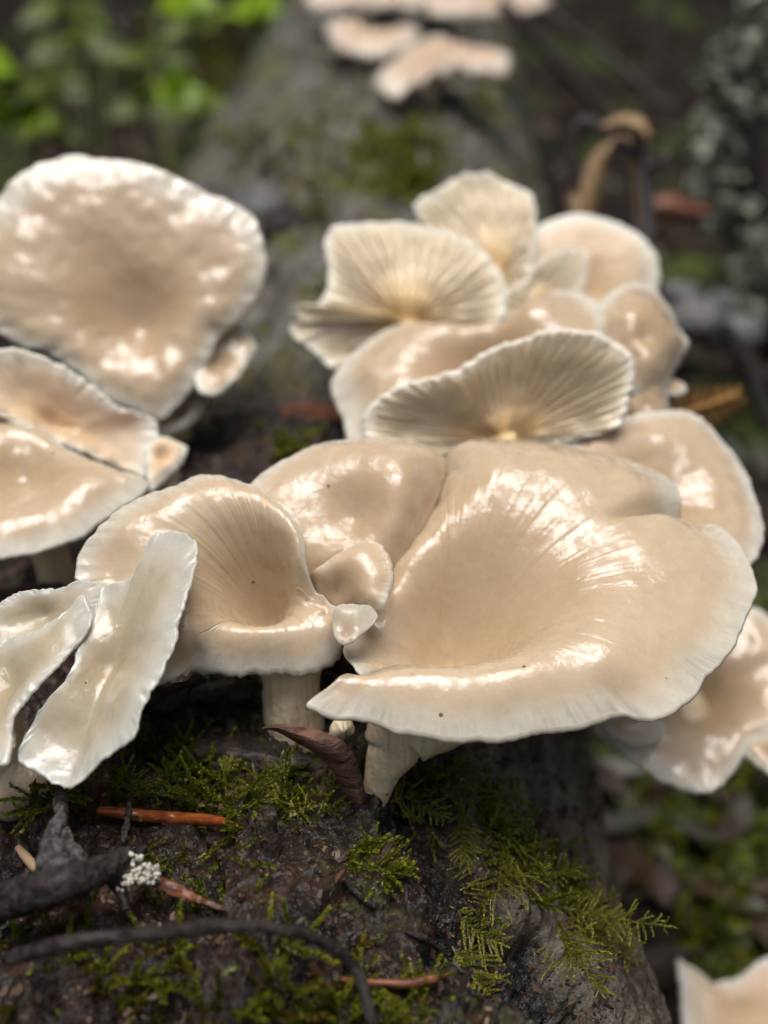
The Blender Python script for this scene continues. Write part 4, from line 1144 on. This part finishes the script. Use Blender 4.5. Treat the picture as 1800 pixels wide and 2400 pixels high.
stick('twig', 'thin black twig bent in a long arc over the near moss', 'twig', 'Z3', [(40, 1010), (250, 950), (500, 915), (750, 890), (1000, 868), (1250, 888), (1380, 930), (1490, 1000), (1565, 1110), (1610, 1310)], [.12, .13, .13, .12, .11, .10, .10, .10, .10, .10], [1.6, 2.0, 2.4, 2.6, 2.8, 2.6, 2.4, 2.2, 2.0, 1.8], 'twig_dark', .12)
stick('twig', 'small wet black stick on the red brown wood', 'twig', 'Z3', [(1480, 660), (1540, 720), (1620, 785)], [.05, .08, .05], .1, 'twig_dark', .3)
stick('twig', 'black splinter along the edge of the hollow', 'twig', 'Z4', [(250, 800), (330, 835), (405, 890)], [.04, .07, .03], .1, 'twig_dark', .3)
stick('twig', 'thin brown stalk crossing the orange needle', 'twig', 'Z3', [(535, 500), (545, 440), (555, 370), (560, 330)], [.06, .07, .06, .03], [.3, .55, .65, .5], 'twig_grey', .3)
stick('twig', 'straw coloured bit lying under the grey frayed fork', 'twig', 'Z3', [(80, 530), (130, 590), (185, 655)], [.08, .1, .07], .4, 'dry_leaf', .2)
stick('twig', 'purplish brown twig with a bud at its tip beside the flat left cap', 'twig', 'Z1', [(-40, 325), (50, 270), (130, 215), (200, 172), (235, 150)], [.1, .1, .1, .11, .14], [.9, .8, .7, .6, .5], 'twig_purple', .2,
      forks=[([(225, 160), (235, 140), (250, 130)], [.12, .2, .06], [.55, .5, .5], 'chip')])
stick('twig', 'second purplish twig lying level below the budded twig', 'twig', 'Z1', [(-40, 330), (80, 325), (180, 322), (270, 318)], [.1, .1, .09, .06], .8, 'twig_purple', .2)

def plate(name, label, cat, z, poly, depth_lift, mat, thick=.12, curve=0.0, parent=None, n=(0, -.5, .85), res=26, jag=.05, seed=0):
    """a chip or plate: outlined polygon filled radially, warped, with real thickness"""
    c = np.mean(np.asarray(poly, float), 0)
    p, nn_ = on_log(z, *c)
    d = (p.dot(FWD) if p is not None else 23) - depth_lift
    e_base = P(z, c[0], c[1], d)
    if parent is None:
        e = thing(name, e_base, label, cat); nm = 'body'
    else:
        e = parent; nm = name
    g = cap_grid(z, (c[0], c[1], d), n, (c[0], c[1], curve), rim_of(poly, h=0, m=.6, mh=curve * .7), NTH=120, NS=14, lump=.05, edge=jag, seed=80. + seed, t0=thick, t1=thick * .7)
    if parent is None:
        T, Bt, dn, ss, ring, dss = g
        G = np.concatenate([T, Bt[::-1]], 0)
        pol = np.zeros((G.shape[0] * G.shape[1], 3))
        bpy.data.objects.remove(e)
        return tag(new_mesh(name, G.reshape(-1, 3), grid_faces(len(G), G.shape[1], flip=True), M[mat], base=e_base), label, cat)
    return build_cap(e, *g, M[mat], name=nm, label=label)
plate('bark_flake', None, None, 'Y5', [(388, 172), (450, 112), (560, 88), (680, 78), (722, 108), (700, 158), (640, 192), (560, 180), (500, 190), (420, 186)], .75, 'flake', .16, .12, log_thing, (0, -.45, .9), seed=1)
plate('bark_flake', None, None, 'Y5', [(205, 245), (260, 200), (330, 158), (385, 134), (392, 160), (345, 205), (280, 236)], .7, 'flake', .14, .06, log_thing, (-.2, -.5, .85), seed=2)
plate('bark_flake', None, None, 'Y5', [(180, 120), (300, 70), (430, 60), (470, 100), (380, 140), (260, 190), (190, 200)], .5, 'flake', .2, .12, log_thing, (0, -.4, .9), seed=3)
plate('bark_flake', None, None, 'Y5', [(360, 420), (520, 360), (700, 350), (880, 400), (960, 470), (900, 520), (700, 510), (500, 480)], .25, 'flake', .2, .15, log_thing, (0, -.35, .95), jag=.1, seed=4)
plate('bark_chip', 'red brown splinter of bark beside the white lichen crumb', 'bark chip', 'Z3', [(600, 640), (690, 650), (780, 690), (860, 735), (965, 785), (950, 800), (860, 770), (760, 740), (660, 690)], .7, 'chip', .12, .08, n=(0, -.55, .8), jag=.06, seed=6)
plate('dry_leaf', 'orange brown dead leaf lying on the log between the mushroom groups', 'leaf', 'D', [(600, 890), (650, 870), (720, 872), (752, 895), (720, 912), (650, 912)], .3, 'chip', .1, .1, n=(0, -.2, 1), jag=.08, seed=8)
plate('bark_chip', 'black lump of charred bark on the grey log beyond the dish cap', 'bark chip', 'D', [(565, 470), (600, 450), (650, 458), (655, 485), (610, 505), (570, 500)], .8, 'twig_dark', .8, .3, n=(0, -.6, .8), jag=.1, seed=9)
plate('bark_chip', 'pale grey chip of wood leaning behind the black lump', 'bark chip', 'D', [(500, 420), (560, 395), (610, 410), (600, 450), (560, 470), (520, 460)], .8, 'pebble', .5, .2, n=(0, -.7, .7), jag=.1, seed=10)

# loose crumbs of rotten bark and wood all over the near crown
def bark_crumbs(n=4200):
    r = np.random.default_rng(21)
    cube = np.array([[x, y, z] for x in (-1, 1) for y in (-1, 1) for z in (-1, 1)], float)
    qf = np.array([[0, 1, 3, 2], [4, 6, 7, 5], [0, 4, 5, 1], [2, 3, 7, 6], [0, 2, 6, 4], [1, 5, 7, 3]])
    vs_, fs_, tn, k = [], [], [], 0
    while k < n:
        x, y = r.uniform(0, 1560), r.uniform(1560, 2400)
        p, nn_ = on_log('S', x, y)
        if p is None or fbm(p * 1.1 + 3, 2) < -0.05: k += 0.2; continue
        a = nrm(np.cross(nn_, r.normal(size=3))); b = np.cross(nn_, a)
        sz = 0.014 * math.exp(r.normal() * .5) * np.array([2.4, 1.2, .6])
        c = cube * (1 + r.normal(size=(8, 3)) * .25)
        til = nn_ + a * r.normal() * .3 + b * r.normal() * .3
        vs_.append(p + c[:, :1] * sz[0] * a + c[:, 1:2] * sz[1] * b + (c[:, 2:] * sz[2] + .01) * nrm(til))
        fs_.append(qf + 8 * len(fs_)); tn.append(np.full(8, r.random())); k += 1
    return np.concatenate(vs_), np.concatenate(fs_), np.concatenate(tn)
def crumb_material():
    m = NT('bark_crumbs')
    cr = m.n('ShaderNodeValToRGB'); m.set(cr.inputs[0], m.attr('shade', 'Fac'))
    el = cr.color_ramp.elements
    el[0].color = (0.006, 0.005, 0.004, 1); el[1].color = (0.20, 0.13, 0.08, 1)
    for p_, c_ in ((.4, (.02, .012, .008, 1)), (.65, (.035, .017, .010, 1)), (.82, (.07, .032, .016, 1)), (.93, (.10, .062, .04, 1))):
        e = el.new(p_); e.color = c_
    m.P(Base_Color=cr.outputs[0], Roughness=0.5, Specular_IOR_Level=0.3)
    return m.m
v, f, sh = bark_crumbs()
o = new_mesh('bark_crumbs', v, f, crumb_material(), log_thing, base=np.array([0, 0, 0.0]), attrs={'shade': ('FLOAT', sh)}, smooth_shade=False)
o['kind'] = 'stuff'

# brown curved scale leaning on the stems
def ribbon(name, label, cat, z, up, lo, ds, bulge, thick, mat, mesh_kw={}):
    nu, nv = 60, 14
    u3 = np.array([P(z, x, y, d) for (x, y), d in zip(up, ds)]); l3 = np.array([P(z, x, y, d + .1) for (x, y), d in zip(lo, ds)])
    U, _ = catmull(u3, nu, False); L, _ = catmull(l3, nu, False)
    t = np.linspace(0, 1, nv)[None, :, None]
    G = U[:, None, :] * (1 - t) + L[:, None, :] * t
    view = -G / np.linalg.norm(G, axis=-1, keepdims=True)
    G = G + view * (np.sin(np.pi * t) * bulge) + view * (fbm(G * 2.0, 3) * .05)[..., None] + view * (fbm(G * 7.0, 2) * .02)[..., None]
    Bk = G - view * thick
    ring = np.concatenate([G, Bk[:, ::-1]], 1)
    v = ring.reshape(-1, 3)
    f = grid_faces(nu, 2 * nv).tolist()
    f.append(list(range(2 * nv))); f.append([(nu - 1) * 2 * nv + k for k in range(2 * nv)][::-1])
    return tag(new_mesh(name, v, f, M[mat], base=v[np.argmin(v[:, 2])]), label, cat)
ribbon('bark_scale', 'curved brown papery bark scale arching down between the two stems', 'bark', 'Y5',
       [(755, 322), (850, 304), (980, 325), (1080, 350), (1150, 390), (1203, 455), (1232, 530), (1258, 640), (1280, 740), (1300, 850), (1305, 930)],
       [(762, 330), (830, 345), (930, 400), (1000, 440), (1070, 500), (1115, 560), (1150, 620), (1190, 700), (1215, 790), (1230, 860), (1260, 935)],
       [23.0, 22.9, 22.7, 22.6, 22.6, 22.7, 22.8, 23.0, 23.2, 23.4, 23.6], .22, .09, 'scale')

# white lichen crumb: a heap of little granules
def crumb(label, z, spots, mat, lift, size):
    vs_, fs_, off = [], [], 0
    th = np.linspace(0, np.pi, 7); phh = np.linspace(0, 2 * np.pi, 10, endpoint=False)
    sph = np.stack([np.sin(th)[:, None] * np.cos(phh), np.sin(th)[:, None] * np.sin(phh), np.cos(th)[:, None] * np.ones(10)], -1)
    base = None
    for (x, y) in spots:
        p, n = on_log(z, x, y)
        c = p - nrm(p) * (lift + rng.uniform(-.1, .15)); base = c if base is None else base
        r = size * rng.uniform(.7, 1.4)
        g = c + sph * r * (1 + .6 * fbm(sph * 1.6 + rng.random() * 50, 2))[..., None]
        vs_.append(g.reshape(-1, 3)); fs_.append(grid_faces(7, 10) + off); off += 70
    return tag(new_mesh('lichen_crumb', np.concatenate(vs_), np.concatenate(fs_), M[mat], base=base), label, 'lichen')
sp = []
for (x0, y0, x1, y1, k) in [(560, 600, 690, 680, 90), (500, 640, 560, 715, 45), (560, 550, 610, 600, 12)]:
    sp += [(rng.uniform(x0, x1), rng.uniform(y0, y1)) for _ in range(k)]
crumb('granular white lichen crumb at the tip of the dark broken twig', 'Z3', sp, 'lichen', 1.0, .042)

# tiny mushrooms between the stems
def bud(label, z, path, rad):
    pp = [P(z, *q) for q in path]
    e = thing('mushroom', pp[-1], label, 'mushroom')
    v, f = tube(pp[:3], rad[:3], 16, 8, .2, 5); new_mesh('cap', v, f, M['stem'], e, base=pp[-1])
    v, f = tube(pp[2:], rad[2:], 16, 8, .2, 6); new_mesh('stem', v, f, M['stem'], e, base=pp[-1])
bud('tiny curled white mushroom bud squeezed between the two stems', 'Y5', [(1185, 345, 23.3), (1150, 310, 23.2), (1120, 350, 23.3), (1110, 440, 23.9), (1120, 620, 24.6)], [.1, .2, .17, .16, .2])
bud('pinhead mushroom bud in the black gap under the main stem', 'Z4', [(245, 495, 23.2), (225, 505, 23.2), (215, 515, 23.4), (205, 530, 24.2)], [.06, .12, .1, .05])

# ------------------------------------------------------------------ things beyond the log
FLOORBVH = BVHTree.FromPolygons([Vector(p) for p in gv.tolist()], gf.tolist())
def on_floor(z, x, y):
    r = ray(z, x, y)
    loc, no, idx, dist = FLOORBVH.ray_cast(Vector((0, 0, 0)), Vector(r))
    if loc is None: return None, None
    no = np.array(no)
    return np.array(loc), (no if no[2] > 0 else -no)
def leaf_mesh(p, d, up, L, w, droop=.2, fold=.25, nseg=8):
    d = nrm(d); sd = nrm(np.cross(d, up)); nn_ = np.cross(sd, d)
    t = np.linspace(0, 1, nseg)
    wid = w * np.sin(np.pi * np.clip(t * .93 + .05, 0, 1)) ** .8
    cen = p + d * (L * t)[:, None] - np.array([0, 0, 1]) * (droop * L * t ** 2)[:, None]
    rows = [cen - sd * wid[:, None] + nn_ * (wid * fold)[:, None], cen - sd * (wid * .5)[:, None] + nn_ * (wid * fold * .35)[:, None], cen, cen + sd * (wid * .5)[:, None] + nn_ * (wid * fold * .35)[:, None], cen + sd * wid[:, None] + nn_ * (wid * fold)[:, None]]
    top = np.stack(rows, 1)
    bot = top - nn_ * 0.025
    ring = np.concatenate([top, bot[:, ::-1]], 1)
    f = grid_faces(nseg, 10)
    return ring.reshape(-1, 3), f
def plant(label, foot_px, leaves, depth, mat, stalk=.12):
    """leaves: (x, y, length cm, width cm, mat) in D coordinates at about that depth"""
    fx, fy = foot_px
    foot = P('D', fx, fy, depth)
    fz = float(floor_z(np.array(foot[0]), np.array(foot[1])))
    foot[2] = min(fz, foot[2])
    e = thing('understory_plant', foot, label, 'plant')
    for i, (x, y, L, w, mt) in enumerate(leaves):
        tip = P('D', x, y, depth + rng.uniform(-3, 3))
        mid = foot * .4 + tip * .6 + np.array([rng.normal() * 1, 0, 1.5])
        v, f = tube([foot, mid, tip], [stalk, stalk * .8, stalk * .5], 8, 6)
        st = new_mesh('stalk', v, f, M['green_stalk'], e, base=foot)
        d = np.array([rng.normal() * .8, -.5 + rng.normal() * .3, .1])
        nl = 3
        for q in range(nl):
            dd = nrm(d + np.array([(q - 1) * .9, (q - 1) * .2, (q == 1) * .3]))
            v, f = leaf_mesh(tip, dd, np.array([0, -.8, .7]), L * rng.uniform(.9, 1.2), w, .25)
            lf_ = new_mesh('leaf', v, f, M[mt], e, base=foot); lf_.parent = st; lf_.location = (0, 0, 0)
    return e
plant('bright green leafy plant at the top beside the far log', (380, 330), [(345, 15, 4.5, 1.9, 'green_leaf'), (510, 18, 5, 2.2, 'green_leaf'), (440, 60, 3, 1, 'olive_leaf'), (330, 120, 3, 1, 'olive_leaf')], 95, 'green_leaf', .3)
plant('light green low plant left of the far log', (60, 420), [(30, 150, 4, 1.6, 'green_leaf'), (90, 190, 3.5, 1.5, 'olive_leaf'), (30, 250, 3.5, 1.5, 'green_leaf'), (90, 280, 3, 1.3, 'olive_leaf'), (140, 90, 3, 1.2, 'olive_leaf')], 80, 'green_leaf', .2)
plant('small green sprig against the edge of the far log', (400, 360), [(370, 215, 3, 1.3, 'green_leaf'), (420, 235, 3, 1.2, 'olive_leaf'), (300, 240, 2.5, 1., 'olive_leaf')], 82, 'green_leaf', .2)
plant('yellowish weed between the light green plant and the sprig', (190, 400), [(180, 110, 4, 1.2, 'olive_leaf'), (150, 30, 4, 1.3, 'olive_leaf'), (230, 60, 3, 1, 'green_leaf')], 92, 'olive_leaf', .2)

# dry leaf hung over a grey twig, behind the cluster
def air_stick(name, label, cat, z, pts, radii, mat, extra=(), group=None):
    path = [P(z, *p) for p in pts]
    e = thing(name, path[0], label, cat, group)
    v, f = tube(path, radii, 10, 8, .2, len(label)); new_mesh('stem', v, f, M[mat], e, base=path[0])
    for (pp, rr, mm) in extra:
        q = [P(z, *p) for p in pp]; v, f = tube(q, rr, 8, 8, .2, 2); new_mesh('branch', v, f, M[mm], e, base=path[0])
    return e
air_stick('twig', 'grey upright twig with a bent side branch behind the back cluster', 'twig', 'D', [(1392, 640, 47), (1396, 480, 47), (1395, 400, 47), (1392, 330, 47), (1380, 260, 47)], [.36, .34, .33, .3, .2], 'twig_grey',
          [([(1394, 345, 47), (1330, 300, 47), (1260, 262, 47), (1235, 330, 47.5), (1222, 420, 48)], [.2, .22, .25, .2, .12], 'twig_grey'), ([(1396, 370, 47), (1430, 350, 46), (1450, 330, 46)], [.2, .15, .2], 'twig_grey')])
def hung_leaf(label, up, lo, d, mat):
    ribbon('dry_leaf', label, 'leaf', 'D', up, lo, [d] * len(up), .5, .08, mat)
hung_leaf('tan dry leaf hanging folded from the grey twig', [(1330, 285), (1275, 340), (1255, 400), (1245, 480), (1240, 540)], [(1340, 300), (1318, 350), (1300, 420), (1285, 490), (1280, 540)], 46.5, 'dry_leaf')
hung_leaf('brown half of a dry leaf beside the tan hanging leaf', [(1325, 285), (1350, 330), (1365, 400), (1370, 470), (1375, 540)], [(1350, 290), (1385, 340), (1388, 400), (1385, 470), (1384, 540)], 47.5, 'dry_leaf')
hung_leaf('pale curled dry leaf caught on the top of the grey twig', [(1300, 268), (1340, 246), (1385, 252), (1405, 280)], [(1306, 282), (1345, 286), (1378, 302), (1398, 318)], 46.3, 'dry_leaf')
hung_leaf('pinkish dry leaf stub behind the rounded cream cap', [(1215, 420), (1222, 450), (1235, 500)], [(1262, 410), (1268, 450), (1262, 500)], 46, 'dry_leaf')
hung_leaf('red brown dry leaf lying right of the grey twig', [(1410, 425), (1450, 415), (1500, 440), (1530, 450)], [(1412, 470), (1450, 478), (1500, 475), (1530, 470)], 60, 'chip')
# orange fern tip
def fern(label, pts, d, mat):
    path, _ = catmull(np.array([P('D', x, y, d) for x, y in pts]), 24, False)
    e = thing('fern_frond', path[0], label, 'fern')
    v, f = tube(path[::4], [.12] * len(path[::4]), 8, 4); new_mesh('stem', v, f, M[mat], e, base=path[0])
    tg = np.gradient(path, axis=0)
    for i in range(2, 23, 3):
        for sg in (1, -1):
            sd = nrm(np.cross(nrm(-path[i]), tg[i])) * sg
            v, f = leaf_mesh(path[i], sd + nrm(tg[i]) * .6, nrm(-path[i]), 1.2 * (1.05 - i / 28), .07, .1, .1, 5)
            new_mesh('leaflet', v, f, M[mat], e, base=path[0])
fern('orange dead fern tip beside the drooping lobe', [(1440, 900), (1500, 885), (1560, 865), (1615, 845)], 36, 'orange_fern')

# lichen covered branch on the right
def lichen_branch(label, pts, rad, d):
    path = [P('D', x, y, d + dd) for x, y, dd in pts]
    e = thing('lichen_branch', path[-1], label, 'branch')
    v, f = tube(path, rad, 14, 8, .25, 9); new_mesh('stem', v, f, M['twig_dark'], e, base=path[-1])
    return e, path
lb, lpath = lichen_branch('dark dead branch covered in mint green leafy lichen', [(1680, -40, 4), (1640, 120, 2), (1590, 300, 0), (1600, 420, 1), (1650, 560, 3), (1700, 760, 6)], [2.2, 2.0, 1.7, 1.6, 1.6, 1.8], 66)
for (x, y, k, sp_) in [(1560, 140, 60, 26), (1620, 90, 50, 34), (1530, 290, 50, 20), (1545, 370, 40, 26), (1610, 240, 20, 30), (1580, 450, 24, 30), (1640, 560, 50, 24), (1620, 630, 30, 20), (1655, 30, 30, 26)]:
    vs_, fs_, off = [], [], 0
    c0 = P('D', x, y, 63.5)
    for j in range(k):
        c = P('D', x + rng.normal() * sp_, y + rng.normal() * sp_, 63.5 + rng.normal() * 1.2)
        v, f = leaf_mesh(c, rng.normal(size=3), nrm(rng.normal(size=3) + np.array([0, -1, .5])), rng.uniform(.4, 1.5), rng.uniform(.15, .6), .2, .5, 5)
        vs_.append(v); fs_.append(f + off); off += len(v)
    new_mesh('lichen_tuft', np.concatenate(vs_), np.concatenate(fs_), M['lichen_green'], lb, base=lpath[-1])['kind'] = 'stuff'
for (lab, pts, rr, dd, mt) in [('thin dark stick leaning across the shade at top right', [(1080, 0), (1180, 110), (1260, 200), (1330, 290)], .4, 75, 'twig_dark'),
                       ('brown dead stick crossing behind the leaning stick', [(1440, -20), (1420, 120), (1390, 260)], .4, 78, 'twig_dark'),
                       ('pale thin stick slanting down towards the lichen branch', [(1180, 20), (1320, 130), (1450, 240)], .25, 72, 'twig_grey'),
                       ('purplish stick standing below the lichen branch', [(1560, 700), (1620, 800), (1660, 930)], .45, 52, 'twig_dark')]:
    air_stick('stick', lab, 'stick', 'D', [(x, y, dd) for x, y in pts], [rr] * len(pts), mt)
# pale stones among the litter right of the cluster
for (lab, x, y, sx, dd) in [('pale grey stone among the dark litter right of the drooping lobe', 1500, 690, 1.5, 55), ('smaller lilac grey stone beside the pale stone', 1590, 720, 1.4, 58), ('grey stone in the litter under the lichen branch', 1470, 640, 1.1, 60), ('dull stone at the edge of the dark litter', 1560, 655, 1.0, 62)]:
    th = np.linspace(0, np.pi, 14); phh = np.linspace(0, 2 * np.pi, 22, endpoint=False)
    sph = np.stack([np.sin(th)[:, None] * np.cos(phh), np.sin(th)[:, None] * np.sin(phh), .7 * np.cos(th)[:, None] * np.ones(22)], -1)
    c = P('D', x, y, dd)
    g = c + sph * sx * (1 + .35 * fbm(sph * 1.3 + x, 3))[..., None]
    tag(new_mesh('stone', g.reshape(-1, 3), grid_faces(14, 22), M['pebble'], base=c - np.array([0, 0, sx * .7])), lab, 'stone')

# leaf litter and ground moss
def litter():
    r = np.random.default_rng(5)
    vs_, fs_, cols, off = [], [], [], 0
    for k in range(2600):
        y = 25 + 150 * r.random() ** 1.2; x = r.uniform(-.55, .55) * y + r.normal() * 6
        z = float(floor_z(np.array(x), np.array(y))) + r.uniform(.3, 1.2)
        a = r.random() * 6.28
        v, f = leaf_mesh(np.array([x, y, z]), np.array([math.cos(a), math.sin(a), r.normal() * .3]), nrm(np.array([r.normal() * .4, r.normal() * .4 - .2, 1])), r.uniform(1.0, 3.0), r.uniform(.15, .8), r.normal() * .2, r.uniform(-.4, .5), 5)
        vs_.append(v); fs_.append(f + off); off += len(v); cols.append(np.full(len(v), r.random()))
    return np.concatenate(vs_), np.concatenate(fs_), np.concatenate(cols)
def litter_material():
    m = NT('leaf_litter')
    t = m.attr('shade', 'Fac')
    cr = m.n('ShaderNodeValToRGB'); m.set(cr.inputs[0], t)
    el = cr.color_ramp.elements
    el[0].position = 0; el[0].color = (0.015, 0.011, 0.009, 1); el[1].position = 1; el[1].color = (0.15, 0.145, 0.13, 1)
    for p_, c_ in ((.35, (.035, .022, .015, 1)), (.6, (.05, .026, .014, 1)), (.8, (.04, .037, .033, 1)), (.93, (.05, .05, .018, 1))):
        e = el.new(p_); e.color = c_
    m.P(Base_Color=cr.outputs[0], Roughness=0.5, Specular_IOR_Level=0.2)
    return m.m
v, f, cshade = litter()
tag(new_mesh('leaf_litter', v, f, litter_material(), base=np.array([0, 60, -30.0]), attrs={'shade': ('FLOAT', cshade)}, smooth_shade=False), 'dark wet leaf litter covering the forest floor', 'leaf litter', kind='stuff')
moss_patch('deep green ground moss below the right flank of the log', 'D', [(1340, 1700), (1659, 1650), (1659, 2120), (1480, 2150), (1420, 1950)], 130, (1.2, 2.6), leaf=.5, w=.16, mat='moss', per=2, hit=on_floor, tint=(.1, .7), step=.25)
moss_patch('mossy growth on the bank left of the far log', 'D', [(200, 60), (640, 60), (600, 190), (420, 230), (240, 230)], 110, (1.5, 4), leaf=1.2, w=.4, mat='moss_far', per=2, hit=on_floor, tint=(.0, .6), step=.5)
